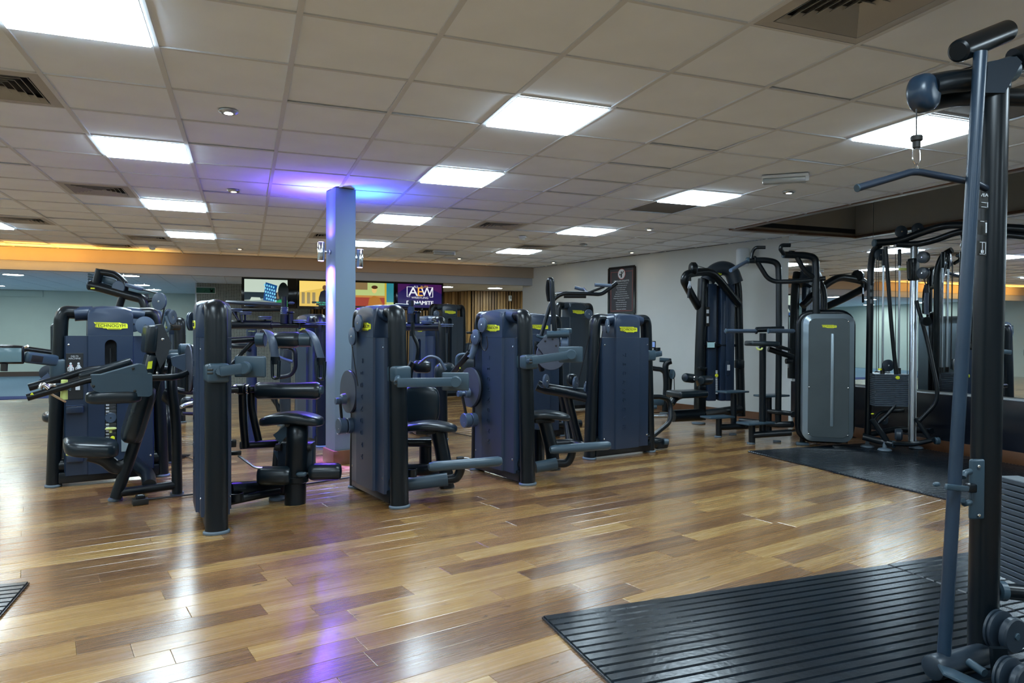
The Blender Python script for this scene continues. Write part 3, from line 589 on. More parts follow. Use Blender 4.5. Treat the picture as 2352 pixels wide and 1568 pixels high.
def foot(parent, c, rx=.07, ry=.08, ux=E1):
    c = Vector(c); uy = Z.cross(ux); m = MB(); vs = []; n = 24
    for r_, h in ((1.08, 0), (1.14, .004), (1.14, .014), (1.04, .020)): vs += [c+ux*math.cos(2*PI*j/n)*rx*r_+uy*math.sin(2*PI*j/n)*ry*r_+Z*h for j in range(n)]
    m.add(vs, [(i*n+j, i*n+(j+1) % n, (i+1)*n+(j+1) % n, (i+1)*n+j) for i in range(3) for j in range(n)]+[tuple(reversed(range(n))), tuple(3*n+j for j in range(n))])
    return m.build('foot_cap', M_FOOT, parent)
def tower(t, c, ang, slot=0, H=1.41, half=.385, text=True, shroud=None, body=M_SHROUD, badge_on=True, pw=1., lean=.055, post_m=M_FRAME, scr=True):
    """weight tower parts under thing t. local x along the tower, -y the side facing the room; slot: which side (-1, 1) shows the stack, 0 none"""
    c = Vector(c); ux = Vector((math.cos(ang), math.sin(ang), 0)); uy = Z.cross(ux)
    L = lambda x, y, z: c+ux*x+uy*y+Z*z
    for s in (-1, 1):
        pth = [L(s*half, 0, .01), L(s*(half-.015), 0, .45), L(s*(half-lean), 0, H-.10), L(s*(half-lean-.02), 0, H-.048), L(s*.13, 0, H-.056)]
        o = MB().tube(fillet(pth, [.2, .25, .13], 7), 1, n=18, flat=(.050*pw, .066*pw), nrm=ux).build('upright_post', post_m, t)
        foot(o, L(s*half, 0, 0), .052*pw, .068*pw, ux)
    MB().tube([L(-half, 0, .16), L(half, 0, .16)], .055, n=16).build('base_bar', M_FRAME, t); MB().box(L(0, 0, .068), (half*2-.06, .13, .09), Matrix.Rotation(ang, 3, 'Z'), .012).build('base_plinth', M_FRAME, t)
    W, w = .315 if shroud is None else shroud, .155
    zb, zt = .085, H-.235
    for s in (-1, 1):
        out = [(-W, .055), (-W+.012, .082), (-w-.03, .082), (-w-.008, .088), (-w, .104), (w, .104), (w+.008, .088), (w+.03, .082), (W-.012, .082), (W, .055), (W, .03), (-W, .03)]
        if s*1 == slot:
            sw_ = .042; m = MB()
            for sx in (-1, 1):
                half_o = [(sx*W, .055), (sx*(W-.012), .082), (sx*(w+.03), .082), (sx*(w+.008), .088), (sx*w, .104), (sx*sw_, .104), (sx*sw_, .03), (sx*W, .03)]
                m.prism([(x, y*s) for x, y in half_o], L(0, 0, (zb+zt)/2), ux, uy, zt-zb, Z)
            for z0, z1 in ((zb, zb+.16), (zt-.03, zt)): m.prism([(x, y*s) for x, y in ((-sw_, .1035), (sw_, .1035), (sw_, .03), (-sw_, .03))], L(0, 0, (z0+z1)/2), ux, uy, z1-z0, Z)
            k = 9; cz = zt-.03-sw_; arc = [(sw_*math.cos(PI*j/k), sw_*math.sin(PI*j/k)) for j in range(k+1)]
            for side in (-1, 1):
                pa = [p for p in arc if p[0]*side >= -1e-6]; pa.sort(key=lambda p: p[1])
                m.prism([(side*sw_, 0)]+[(p[0], p[1]) for p in pa][:] + [(0, sw_), (side*sw_, sw_)], L(0, s*.065, cz), ux, Z, .075, uy)
            m.build('shroud_panel', body, t, 30)
            MB().box(L(0, s*.02, (zb+zt)/2), (.12, .01, zt-zb), Matrix.Rotation(ang, 3, 'Z')).build('slot_backing', M_DARK, t, 0)
            st = MB()
            for q_ in range(16): st.box(L(0, s*.052, zb+.175+q_*.026), (.080, .05, .0225), Matrix.Rotation(ang, 3, 'Z'), .002, 1)
            st.build('weight_stack', mat('weight_plate_grey', (.055, .06, .065), .45), t, 0, kind='stuff')
            tg = MB()
            for q_ in range(16): tg.box(L(-.022, s*.079, zb+.175+q_*.026), (.022, .002, .015), Matrix.Rotation(ang, 3, 'Z'))
            tg.build('weight_labels', M_WHITE, t, 0, kind='stuff')
            MB().tube([L(0, s*.06, zb+.6), L(0, s*.06, zt-.1)], .008, n=8).build('guide_rod', M_DARK, t)
        else:
            MB().prism([(x, y*s) for x, y in out], L(0, 0, (zb+zt)/2), ux, uy, zt-zb, Z).build('shroud_panel', body, t, 30)
            if text:
                for k, ch in enumerate('TECHNOGYM'):
                    m = MB(); add_text(m, ch, L(.055*-s*-1 if False else .05*s*-1*-1, s*.105, zt-.17-k*.088), -Z, ux*(-s) if s < 0 else ux*(-s), .056, .004, 1.05)
                    m.build('embossed_letter', body, t, 0)
        if scr:
            for x, z in ((W-.03, zt-.07), (W-.03, zb+.11), (-W+.03, zt-.07), (-W+.03, zb+.11)): bolt(t, L(x, s*.082, z), uy*s, .008)
    # hood: crown over the tubes with sleeves
    m = MB(); n = 20; vs = []; 
    def sec(x):
        ax = abs(x); top = H-.0-.9*ax*ax*.75; 
        return top
    prof = []
    hw = .158
    xs = [-.245, -.225, -hw-.012, -hw, -.1, 0, .1, hw, hw+.012, .225, .245]
    # central body
    body_ = [(-hw+.0, zt+.0015), (hw, zt+.0015), (hw, H-.05), (hw-.012, H-.022), (.10, H-.008), (.04, H-.002), (-.04, H-.002), (-.10, H-.008), (-hw+.012, H-.022), (-hw, H-.05)]
    bm = bmesh.new(); N_ = len(body_); rows = []
    for y_, ins, dz in ((-.104, 0, 0), (-.100, .0, .0), (.100, 0, 0), (.104, 0, 0)): pass
    ys_ = [(-.104, -.035), (-.096, -.012), (-.07, .0), (0, .008), (.07, .0), (.096, -.012), (.104, -.035)]
    for y_, dz in ys_:
        rows.append([(x, y_, z+(dz if z > zt+.01 else 0)) for x, z in body_])
    vs = [L(*p) for r_ in rows for p in r_]; fs = [(i*N_+j, i*N_+(j+1) % N_, (i+1)*N_+(j+1) % N_, (i+1)*N_+j) for i in range(len(ys_)-1) for j in range(N_)]
    fs += [tuple(reversed(range(N_))), tuple((len(ys_)-1)*N_+j for j in range(N_))]
    m.add(vs, fs)
    for s in (-1, 1): m.tube(fillet([L(s*.12, 0, H-.054), L(s*.19, 0, H-.057), L(s*.245, 0, H-.064)], .06), 1, n=18, flat=(.057*pw, .074*pw), nrm=Z)
    bm.free()
    hd = m.build('hood', body, t, 40)
    if badge_on:
        for s in (-1, 1): badge(hd, L(0, s*.1045, H-.155), ux*(-s), Z)
    return L
def screen_arm(t, clamp_c, ang, elbow, hub, scr_c, sw, sh, sdir, post_w=.075):
    """tablet bracket: collar on a post, arm, hub disc, tablet seen from behind"""
    MB().box(clamp_c, (post_w*1.7, post_w*2.1, .115), Matrix.Rotation(ang, 3, 'Z'), .02, 3).build('clamp', M_GREYP, t)
    d = (Vector(hub)-Vector(elbow)); n = d.cross(Z).normalized()
    a = MB().tube([clamp_c, elbow], .022, n=10); a.build('arm_joint', M_GREYP, t)
    rot = Matrix((d.normalized(), n, d.normalized().cross(n)*-1)).transposed()
    MB().box((Vector(elbow)+Vector(hub))/2, (d.length, .022, .062), rot, .006).build('screen_arm', M_GREYP, t)
    sn = Z.cross(Vector(sdir)).normalized()
    MB().disc(Vector(hub), sn, .040, .045, .006).build('hub', M_GREYP, t)
    rs_ = Matrix.Rotation(math.atan2(sdir[1], sdir[0]), 3, 'Z')
    sc_ = MB().box(scr_c, (sw, .028, sh), rs_, .010, 3).build('tablet', M_GREYP, t)
    return sc_, sn
def roll(t, c, axis, L_, r, nm='roller_pad', m=None, waist=0.):
    a = Vector(axis).normalized(); e = .018
    pr = [(r*.35, -L_/2-.006), (r*.8, -L_/2), (r*.97, -L_/2+e), (r, -L_/2+2*e), (r*(1-waist), 0), (r, L_/2-2*e), (r*.97, L_/2-e), (r*.8, L_/2), (r*.35, L_/2+.006)]
    return MB().lathe(c, a, pr, 28).build(nm, m or M_LEATHER, t)
def basis(x, y):
    x = Vector(x).normalized(); y = Vector(y); y = (y-x*y.dot(x)).normalized(); return Matrix((x, y, x.cross(y))).transposed()
def pad(t, c, x, y, hx, hy, hz, nm, m=None, e=.38, fn=None, seam=True):
    B_ = basis(x, y); o = MB().sell(c, (hx, hy, hz), B_, e, 28, 16, fn).build(nm, m or M_LEATHER, t)
    return o
def tubes(t, pts, r, nm, m=None, rad=.08, **k): return MB().tube(pts, r, rad, **k).build(nm, m or M_FRAME, t)
def saddle(hx, droop):
    def f(q): return Vector((q.x, q.y*(1-.12*abs(q.x)/hx), q.z-droop*(abs(q.x)/hx)**1.6))
    return f

# ---- deltoid raise machine (A)
A0 = R(.495, 6.545); tA = thing('deltoid_raise_machine', A0, TH, 'deltoids machine on the left with the chair in front, muscle placard and yellow-badged tower', 'gym machine', 'selector weight machines')
LA = tower(tA, A0, TH, slot=-1, text=False)
m = MB(); m.box(LA(-.245, -.085, .86), (.115, .006, .36), MZ13, .002, 1); pl = m.build('placard', mat('placard_black', (.012, .014, .016), .4), tA)
fx = lambda x, z, d=0: LA(-.245+x, -.0895-d, .86+z)
m = MB(); add_text(m, 'DELTS', fx(0, .155), E1, Z, .018); add_text(m, 'MACHINE', fx(0, .138), E1, Z, .018); m.build('lettering', M_WHITE, pl, 0)
m = MB()
for sx in (-.026, .026):
    m.disc(fx(sx, .100), E2, .008, .002).tube([fx(sx, .09), fx(sx, .045)], .011, n=8).tube([fx(sx-.004, .045), fx(sx-.008, .0)], .005, n=6).tube([fx(sx+.004, .045), fx(sx+.008, .0)], .005, n=6).tube([fx(sx, .085), fx(sx-.018, .065), fx(sx-.016, .04)], .004, n=6).tube([fx(sx, .085), fx(sx+.018, .065), fx(sx+.016, .04)], .004, n=6)
m.build('muscle_figures', M_WHITE, pl, 0)
MB().disc(fx(-.026-.011, .083, .002), E2, .005, .002).disc(fx(-.026+.011, .083, .002), E2, .005, .002).build('red_deltoids', M_RED, pl)
m = MB(); m.box(fx(-.03, -.08), (.008, .002, .06), MZ13).box(fx(.02, -.09), (.03, .002, .035), MZ13); m.build('pictogram', M_WHITE, pl, 0)
for z in (.60, .22): MB().box(LA(-.245, -.095, z), (.115, .05, .055), MZ13, .008, 3).box(LA(-.245, -.092, z+.03), (.12, .055, .008), MZ13, .003).build('tray', M_SHROUD, tA)
pulley(tA, LA(0, -.075, .52), E2, .042); MB().sell(LA(0, -.10, .435), (.042, .014, .012), MZ13, .9).tube([LA(0, -.08, .43), LA(0, -.08, .40)], .012).build('selector_knob', M_LIME, tA)
MB().disc(LA(.012, -.10, .36), E2, .016, .012).build('selector_pin', M_YEL, tA)
MB().box(LA(.115, -.107, .33), (.085, .004, .17), MZ13, .001, 1).build('instruction_label', mat('grey_label', (.22, .28, .30), .5), tA)
pulley(tA, PB(333, 747, 6.42), E2, .072); pulley(tA, PB(306, 744, 6.50), E2, .065)
bb = 5.70
sup = tubes(tA, [PB(265, 1144, bb), PB(290, 1076, bb), PB(321, 984, bb), PB(347, 905, bb), PB(370, 820, bb), PB(376, 775, bb)], 1, 'chair_support', rad=.2, flat=(.040, .036), nrm=E1)
foot(sup, G(265, 1149), .042, .042)
up = tubes(tA, [PB(407, 1132, bb), PB(404, 960, bb), PB(392, 872, bb), PB(398, 835, bb+.05)], .036, 'chair_upright', rad=.15); foot(up, G(407, 1135), .042, .042)
tubes(tA, [PB(272, 1131, bb), PB(340, 1122, bb), PB(405, 1113, bb)], .032, 'floor_bar')
tubes(tA, [PB(343, 1116, bb), R(.72, 6.1, .10), R(.66, 6.5, .15)], .05, 'link_bar')
MB().tube([PB(205, 1043, bb), PB(240, 1052, bb), PB(268, 1078, bb), PB(292, 1066, bb)], .035, .1, n=12, flat=(.05, .025), nrm=Z).build('seat_bracket', M_FRAME, tA)
pad(tA, PB(209, 1023, bb), E1, E2, .165, .19, .056, 'seat', e=.45, fn=lambda q: Vector((q.x, q.y, q.z-.02*(q.x/.165)-.02*(q.y/.19)**2)))
MB().sell(PB(163, 1043, bb-.1), (.03, .02, .010), None, .8).tube([PB(165, 1043, bb-.1), PB(193, 1046, bb-.05)], .008).build('seat_lever', M_LIME, tA)
bx = (PB(336, 880, bb)-PB(297, 1010, bb))
pad(tA, PB(313, 948, bb), bx, E2, .215, .14, .055, 'back_pad', e=.45)
MB().sell(PB(324, 950, bb), (.205, .125, .05), basis(bx, E2), .4, 24, 12).build('back_shell', mat('dark_grey_shell', (.03, .036, .042), .4), tA)
hb = basis(PB(350, 750, bb)-PB(344, 812, bb), E2)
MB().box(PB(343, 779, bb), (.20, .25, .075), hb, .022, 4).build('head_pad', M_LEATHER, tA)
m = MB(); m.prism([(0, .11), (.05, .12), (.11, -.02), (.08, -.12), (.035, -.20), (.0, -.08)], PB(351, 782, bb), E1, Z, .20, E2); m.build('head_shell', mat('dark_grey_shell', (.03, .036, .042), .4), tA, 30)
hb2 = basis(PB(347, 812, bb)-PB(328, 882, bb), E2)
MB().box(PB(339, 848, bb), (.23, .20, .07), hb2, .022, 4).build('neck_pad', M_LEATHER, tA)
MB().prism([(0, 0), (.028, .004), (.022, -.05), (-.008, -.052)], PB(336, 829, bb)-E2*.106, E1, Z, .004, -E2).build('yellow_label', M_YEL, tA, 0)
for u, v in ((369, 779), (357, 855), (318, 985)): bolt(tA, PB(u, v, bb)-E2*.10, -E2, .010)
# arms
b1, b2 = 5.32, 5.98
tubes(tA, [PB(428, 856, b1+.05), PB(410, 866, b1), PB(318, 868, b1), PB(212, 869, b1), PB(130, 893, b1), PB(62, 913, b1)], .023, 'near_arm', rad=.06)
m = MB(); m.prism([(0, .045), (.35, .045), (.35, -.095), (.33, -.108), (.12, -.095), (.02, -.06), (0, -.03)], PB(209, 876, b1), E1, Z, .13, E2); m.build('arm_pad_shell', M_GREYP, tA, 30)
MB().sell(PB(262, 908, b1)-Z*.008, (.165, .075, .045), basis(E1, E2), .5).build('arm_pad', M_LEATHER, tA)
MB().prism([(0, 0), (.09, .028), (.27, .082), (.305, .078), (.325, .012), (.325, 0)], PB(209, 866, b1), E1, Z, .12, E2).build('arm_guard', M_GREYP, tA, 30)
for u, v in ((213, 885), (307, 896), (303, 845)): bolt(tA, PB(u, v, b1)-E2*.066, -E2, .009, M_INK)
tubes(tA, [PB(66, 890, b2), PB(150, 866, b2), PB(196, 850, b2), PB(300, 842, b2), PB(392, 850, b2)], .026, 'far_arm', rad=.06)
MB().box(PB(243, 847, b2), (.36, .12, .055), basis(PB(290, 833, b2)-PB(200, 860, b2), E2), .02, 3).build('far_arm_pad', M_LEATHER, tA)
tubes(tA, [PB(148, 872, b1+.04), PB(147, 917, b1+.04)], [.019, .022, .020], 'grip', M_LIME)
MB().box(PB(147, 888, b1), (.085, .012, .045), None, .015).build('grip_bracket', M_GREYP, tA)
MB().box(PB(131, 912, b1+.02), (.115, .05, .012), basis(PB(147, 922, b1)-PB(115, 905, b1), E2), .004).build('palm_plate', mat('tan_pad', (.35, .22, .12), .6), tA)
tubes(tA, [PB(92, 893, b1-.02), PB(97, 880, b1-.02), PB(112, 892, b1-.02)], .014, 'chrome_knuckle', M_CHROME, rad=.02); MB().box(PB(120, 884, b1), (.045, .03, .02), None, .004).build('chrome_clip', M_CHROME, tA)
MB().prism([(0, 0), (.02, 0), (.01, .016)], PB(69, 906, b1)-E2*.024, E1, Z, .002, -E2).build('warning_mark', M_YEL, tA, 0)
# pivot
tubes(tA, [PB(394, 826, bb+.1), PB(425, 826, bb)], .05, 'pivot_housing', M_GREYP)
for dx in (0, .022): MB().disc(PB(433, 845, b1+.1)+E1*dx, E1, .165, .010).build('cam_disc', M_STEEL if dx else M_CAM, tA)
MB().disc(PB(424, 803, bb), E1, .045, .08, .008).build('counterweight', M_GREYP, tA)
MB().prism([(-.03, .05), (.10, .08), (.10, -.05), (.05, -.05), (-.02, -.01)], PB(403, 836, b1+.2), E1, Z, .03, E2).build('guard', M_PULLEY, tA, 30)
MB().box(PB(432, 880, b1+.1), (.04, .05, .12), MZ13, .005).build('stop_block', M_FRAME, tA)
tubes(tA, [PB(378, 906, bb+.1), PB(402, 925, bb)], 1, 'side_brace', flat=(.055, .02), nrm=Z)
# tablet arm of A
cl = LA(-.345, 0, .92)
MB().box(cl, (.125, .15, .16), MZ13, .03, 4).build('clamp', M_GREYP, tA)
MB().box(PB(95, 824, 6.3), (.30, .045, .085), basis(PB(125, 828, 6.4)-PB(60, 820, 6.2), E2), .02, 3).build('screen_arm', M_GREYP, tA)
MB().box(PB(85, 824, 6.24), (.11, .006, .05), basis(PB(125, 828, 6.4)-PB(60, 820, 6.2), E2), .004).build('arm_badge', M_INK, tA)
sc = MB().box(PB(18, 815, 6.2), (.20, .03, .13), None, .012, 3).build('tablet', M_BLACKG, tA); MB().box(PB(18, 815, 6.18), (.165, .004, .10), None, .004).build('display', mat('tablet_glow', (.05, .09, .12), .15, emit=(.25, .45, .5), es=.07), sc)
tubes(tA, [PB(10, 835, 6.2), PB(9, 852, 6.2)], .022, 'tablet_knob', M_INK)

# ---- abdominal crunch machine (B)
AB = TH-PI/2-math.radians(7); B0 = G(497.5, 1224)-Vector((math.cos(AB), math.sin(AB), 0))*.385; B0.z = 0; tB = thing('abdominal_crunch_machine', B0, AB, 'nearest weight machine, its tower seen edge-on, with saddle seat, padded rollers and shoulder straps', 'gym machine', 'selector weight machines')
LB = tower(tB, B0, AB, slot=1)
pulley(tB, P(438, 738, 4.75), E1*.85-E2*.5, .062)
dB = 4.95
cb = tubes(tB, [P(678, 1158, 4.97), P(680, 1060, 4.97), P(684, 985, 4.97), P(684, 972, 5.15), P(655, 1000, 5.28), P(640, 1150, 5.27)], 1, 'seat_column', rad=.13, n=20, flat=(.074, .066), nrm=E1)
foot(cb, G(678, 1155), .062, .062); foot(cb, G(638, 1147), .055, .055)
pad(tB, P(671, 958, 5.03), R0, F0, .222, .13, .042, 'seat', e=.55, fn=saddle(.222, .035))
MB().box(P(676, 972, 5.05), (.14, .16, .03), None, .008).build('seat_plate', M_FRAME, tB)
for u in (634, 715): tubes(tB, [P(u, 1027, 5.0), P(u+(12 if u < 670 else -8), 1027, 5.0)], .026, 'side_knob', M_INK)
MB().box(P(682, 1052, 5.08), (.25, .10, .24), Matrix.Rotation(-YAW, 3, 'Z'), .01).build('seat_housing', M_SHROUDG, tB)
MB().prism([(0, .0), (.12, .09), (.15, .05), (.05, -.06)], P(628, 998, 5.0), R0, Z, .02).build('hip_plate', M_GREYP, tB, 30)
MB().prism([(0, 0), (.09, 0), (.09, -.19)], P(629, 1035, 5.06), R0, Z, .02).build('side_fin', M_GREYP, tB, 0)
roll(tB, P(630, 1092, 4.9), R0+F0*.1, .215, .066); roll(tB, P(747, 1083, 5.0), R0+F0*.1, .215, .062)
tubes(tB, [P(600, 1093, 4.9), P(740, 1085, 4.98)], .012, 'roller_axle')
MB().sell(P(692, 1089, 4.88), (.037, .02, .018), None, .9).build('adjuster_knob', M_GREYP, tB)
MB().lathe(P(681, 1100, 4.97), Z, [(.078, -.02), (.084, -.015), (.084, .02), (.078, .025)], 24).build('column_collar', M_FRAME, tB)
roll(tB, P(662, 897, 5.05), R0+F0*.06, .45, .063, 'thigh_roller', waist=.1)
MB().disc(P(737, 895, 5.05), R0, .032, .03).build('end_cap', M_GREYP, tB)
tubes(tB, [P(520, 895, 4.9), P(590, 893, 5.04)], .026, 'shaft')
for u in (541, 569): MB().disc(P(u, 893, 4.96), R0, .034, .016).build('chrome_ring', M_CHROME, tB)
MB().disc(P(555, 893, 4.97), R0, .04, .05).build('bearing', M_FRAME, tB)
tubes(tB, [P(556, 893, 5.0), P(558, 960, 5.03), P(564, 1028, 5.05)], .027, 'lever'); tubes(tB, [P(577, 892, 5.05), P(577, 935, 5.06), P(594, 1012, 5.08)], .026, 'lever', rad=.06)
tubes(tB, [P(552, 1023, 5.05), P(640, 1018, 5.2)], .028, 'lower_shaft')
tubes(tB, [P(525, 1125, 4.8), P(640, 1118, 5.15)], .055, 'base_tube'); tubes(tB, [P(520, 1152, 4.75), P(600, 1135, 4.95), P(640, 1128, 5.1)], 1, 'lower_bar', flat=(.03, .022), nrm=Z)
MB().lathe(P(541, 1150, 4.75), Z, [(.050, 0), (.052, .055), (.048, .056), (.046, .003)], 24).build('bottle_ring', M_FRAME, tB)
MB().box(P(534, 1018, 4.85), (.05, .05, .05), None, .006).box(P(542, 1040, 4.85), (.07, .05, .025), None, .004).build('adjuster_block', M_FRAME, tB); tubes(tB, [P(547, 1046, 4.85), P(586, 1074, 4.85), P(604, 1075, 4.88)], .008, 'crank_rod', M_STEEL, rad=.02)
# shoulder unit
roll(tB, P(659, 780, 5.05), R0+F0*.05, .18, .058, 'shoulder_roller')
for u, w_ in ((599, .055), (702, .075)): MB().lathe(P(u, 780, 5.05), R0+F0*.05, [(.046, -w_/2-.004), (.051, -w_/2), (.051, w_/2), (.046, w_/2+.004)], 24).build('collar', M_GREYP, tB)
for pts_ in ([(606, 774, .13), (609, 761, .08), (617, 760, -.02), (625, 778, -.08), (633, 822, -.08)], [(696, 774, .13), (701, 761, .08), (712, 760, -.02), (724, 778, -.08), (738, 824, -.08)]):
    MB().tube([P(u, v, 5.04+dd_) for u, v, dd_ in pts_], 1, .05, n=12, flat=(.036, .009), nrm=R0).build('shoulder_strap', M_STRAP, tB)
    pts_ = [(p_[0], p_[1]) for p_ in pts_]
    u, v = pts_[-1]; MB().tube([P(u-1, v-3, 4.93), P(u-1, v+14, 4.93)], 1, n=12, flat=(.034, .02), nrm=R0).build('strap_clasp', M_FRAME, tB)
    MB().tube(fillet([P(u-8, v+6, 4.93), P(u-7, v+46, 4.93), P(u+6, v+47, 4.93), P(u+8, v+6, 4.93)], .03), 1, n=10, flat=(.018, .012), nrm=F0).build('strap_handle', M_LEATHER, tB)
tubes(tB, [P(592, 774, 5.05), P(548, 818, 5.0), P(530, 840, 4.9)], .016, 'support_arm', rad=.04); tubes(tB, [P(528, 782, 4.9), P(590, 778, 5.05)], .022, 'cross_arm')
screen_arm(tB, LB(.36, 0, .965), TH, P(505, 853, 4.15), P(561, 845, 4.25), P(575, 842, 4.32), .19, .130, R0)
screen_holes = lambda t, c: MB().tube([c, c+R0*.03], .006).tube([c-Z*.02, c-Z*.02+R0*.03], .006).build('vent_holes', M_INK, t)
screen_holes(tB, P(487, 848, 4.10)-F0*.06)

# ---- machines C and D, look-alike towers with cams, and their seats
def cam_machine(t, c, pu, cam_, cw, L_):
    pass
def seat_machine(name, c, label, q):
    t = thing(name, c, TH-PI/2, label, 'gym machine', 'selector weight machines'); L_ = tower(t, c, TH-PI/2, slot=1)
    k = q['d']/5.35; dd = q['d']
    for (u, v), r_ in zip(q['pul'], (.062, .066)): pulley(t, PA(u, v, q['a']), E1, r_)
    tubes(t, [PA(q['pul'][0][0]+6, q['pul'][0][1], q['a']+.03), PA(q['pul'][1][0]+5, q['pul'][1][1], q['a']+.03)], .012, 'pulley_bracket')
    tubes(t, [PA(*q['cable'][0], q['a']), PA(*q['cable'][1], q['a'])], .004, 'cable', M_CABLE, n=6)
    cu, cv = q['cam']; cc = P(cu, cv, dd)
    n = 40; r0 = .163; poly = []
    for j in range(n):
        a = 2*PI*j/n; rr_ = r0*(1+ (q['tear']*max(0, math.cos(a-q['ta']))**3)); poly.append((rr_*math.cos(a), rr_*math.sin(a)))
    MB().prism(poly, cc, -E2, Z, .020, -E1).build('cam', M_CAM, t, 30)
    MB().prism([(x*1.03, y*1.03) for x, y in poly], cc+E1*.018, -E2, Z, .014, -E1).build('cam_rim', M_FRAME, t, 30)
    MB().prism([(0, 0), (.016, 0), (.008, .014)], P(*q['mark'], dd)-E1*.012, -E2, Z, .002, -E1).build('warning_mark', M_YEL, t, 0)
    hu = P(*q['hub'], dd-.03); MB().lathe(hu, -E1, [(.045, 0), (.040, .03), (.03, .04)], 24).build('cam_hub', M_PULLEY, t)
    kn = P(*q['knob'], dd-.06); tubes(t, [hu-E1*.03, kn], .017, 'crank_pin', M_PULLEY); MB().disc(kn-E1*.006, E1, .026, .035).build('crank_knob', M_PULLEY, t)
    cw1 = P(*q['cw'], dd-.05); MB().tube([kn+E1*.015, cw1+Z*.04], 1, n=10, flat=(.018, .010), nrm=E2).build('link_arm', M_FRAME, t)
    MB().disc(cw1, E1, .063, .06, .006).disc(cw1+E1*.065, E1, .060, .055, .006).build('counterweight', M_PULLEY, t)
    bolt(t, cw1-E1*.03-E2*.02-Z*.02, -E1, .007)
    # tablet
    cl = L_(.362, 0, q['clz']); screen_arm(t, cl, TH, P(*q['arm'][0], q['da'][0]), P(*q['arm'][1], q['da'][1]), P(*q['arm'][2], q['da'][1]+.06), .19, .125, R0)
    screen_holes(t, P(*q['vh'], q['da'][0]))
    # seat
    ds = q['ds']; su, sv = q['seat']
    pad(t, P(su, sv, ds), R0, F0, .215, .14, .034, 'seat', e=.55, fn=saddle(.215, .03))
    MB().box(P(su-8, sv+13, ds), (.18, .16, .035), None, .008).build('seat_plate', M_FRAME, t)
    col_ = tubes(t, [P(*p, ds) for p in q['col']], 1, 'seat_column', rad=.10, n=18, flat=(.058, .055), nrm=E1)
    foot(col_, G(q['col'][-1][0], q['col'][-1][1]), .055, .055)
    rc_ = tubes(t, [P(*p, ds+.25) for p in q['col2']], 1, 'rear_column', n=16, flat=(.05, .05), nrm=E1); foot(rc_, G(*q['col2'][-1]), .05, .05)
    fb = q['fb']; tubes(t, [P(*fb[0], q['df']), P(*fb[1], q['df']+.1)], [.030, .036, .036, .034], 'foot_bar', M_GREYP) if False else MB().lathe(P(*fb[0], q['df']), P(*fb[1], q['df']+.12)-P(*fb[0], q['df']), [(.012, 0), (.028, .008), (.036, .04)]+[(.036, x*.1) for x in range(1, 5)]+[(.036, (P(*fb[1], q['df']+.12)-P(*fb[0], q['df'])).length-.03), (.026, (P(*fb[1], q['df']+.12)-P(*fb[0], q['df'])).length-.006), (.010, (P(*fb[1], q['df']+.12)-P(*fb[0], q['df'])).length)], 20).build('foot_bar', M_GREYP, t)
    bt = q['bt']; tubes(t, [P(*bt[0], q['db']), P(*bt[1], q['db']+.05)], 1, 'base_sleeve', M_GREYP, flat=(.048, .040), nrm=Z)
    tubes(t, [P(*bt[1], q['db']+.05)]+[P(*p, q['db']+.05) for p in q['el']], .034, 'foot_pipe', rad=.14)
    return t, L_
tC, LC = seat_machine('torso_machine', R(2.09, 4.86), 'machine right of the purple column, its tower carrying a large grey cam over twin counterweights', dict(d=5.42, a=1.955, pul=[(824, 742), (810, 772)], cable=[(808, 790), (822, 886)], cam=(801, 899), tear=.0, ta=0, mark=(814, 892), hub=(793, 916), knob=(777, 921), cw=(785, 978),
    clz=.925, arm=[(912, 879), (1047, 877), (1046, 876)], da=(4.72, 4.85), vh=(907, 876), ds=5.35, seat=(985, 976), col=[(1006, 990), (1008, 1000), (1022, 1070), (1026, 1119)], col2=[(977, 1005), (977, 1093)], fb=[(983, 1072), (1154, 1058)], df=4.95, bt=[(930, 1113), (1028, 1100)], db=5.05, el=[(1050, 1098), (1058, 1078), (1058, 1070)]))
pad(tC, P(966, 930, 5.75), R0, Z, .155, .155, .055, 'back_pad', e=.5)
roll(tC, P(970, 842, 5.75), R0, .13, .052, 'shoulder_roller'); MB().tube([P(962, 836, 5.6), P(985, 817, 5.6), P(1008, 822, 5.6), P(1024, 850, 5.6)], 1, .1, n=10, flat=(.012, .032), nrm=Z).build('shoulder_strap', M_STRAP, tC)
tubes(tC, [P(949, 832, 5.7), P(938, 850, 5.7), P(940, 880, 5.7)], .03, 'strap_arm'); tubes(tC, [P(948, 740, 5.8), P(948, 770, 5.8), P(962, 795, 5.8), P(957, 826, 5.8)], .016, 'handle', rad=.05)
tubes(tC, [P(930, 1016, 5.5), P(990, 1016, 5.55)], .035, 'lower_shaft'); tubes(tC, [P(930, 1079, 5.3), P(1010, 1078, 5.55)], .045, 'base_tube')
MB().lathe(P(945, 1094, 5.0), Z, [(.038, 0), (.04, .055), (.036, .056), (.034, .003)], 20).build('bottle_ring', M_FRAME, tC)
tD, LD = seat_machine('chest_machine', R(3.265, 4.98), 'middle tower with a teardrop grey cam and a loose cable loop', dict(d=6.08, a=3.13, pul=[(1108, 746), (1092, 774)], cable=[(1081, 770), (1068, 830)], cam=(1080, 887), tear=.10, ta=-PI*.55, mark=(1058, 846), hub=(1076, 902), knob=(1057, 904), cw=(1071, 965),
    clz=.985, arm=[(1222, 828), (1312, 814), (1311, 814)], da=(5.35, 5.45), vh=(1216, 826), ds=6.0, seat=(1252, 951), col=[(1247, 962), (1252, 972), (1268, 1035), (1272, 1078)], col2=[(1238, 985), (1238, 1066)], fb=[(1262, 1033), (1403, 1022)], df=5.65, bt=[(1230, 1073), (1278, 1064)], db=5.75, el=[(1303, 1064), (1313, 1048), (1314, 1036)]))
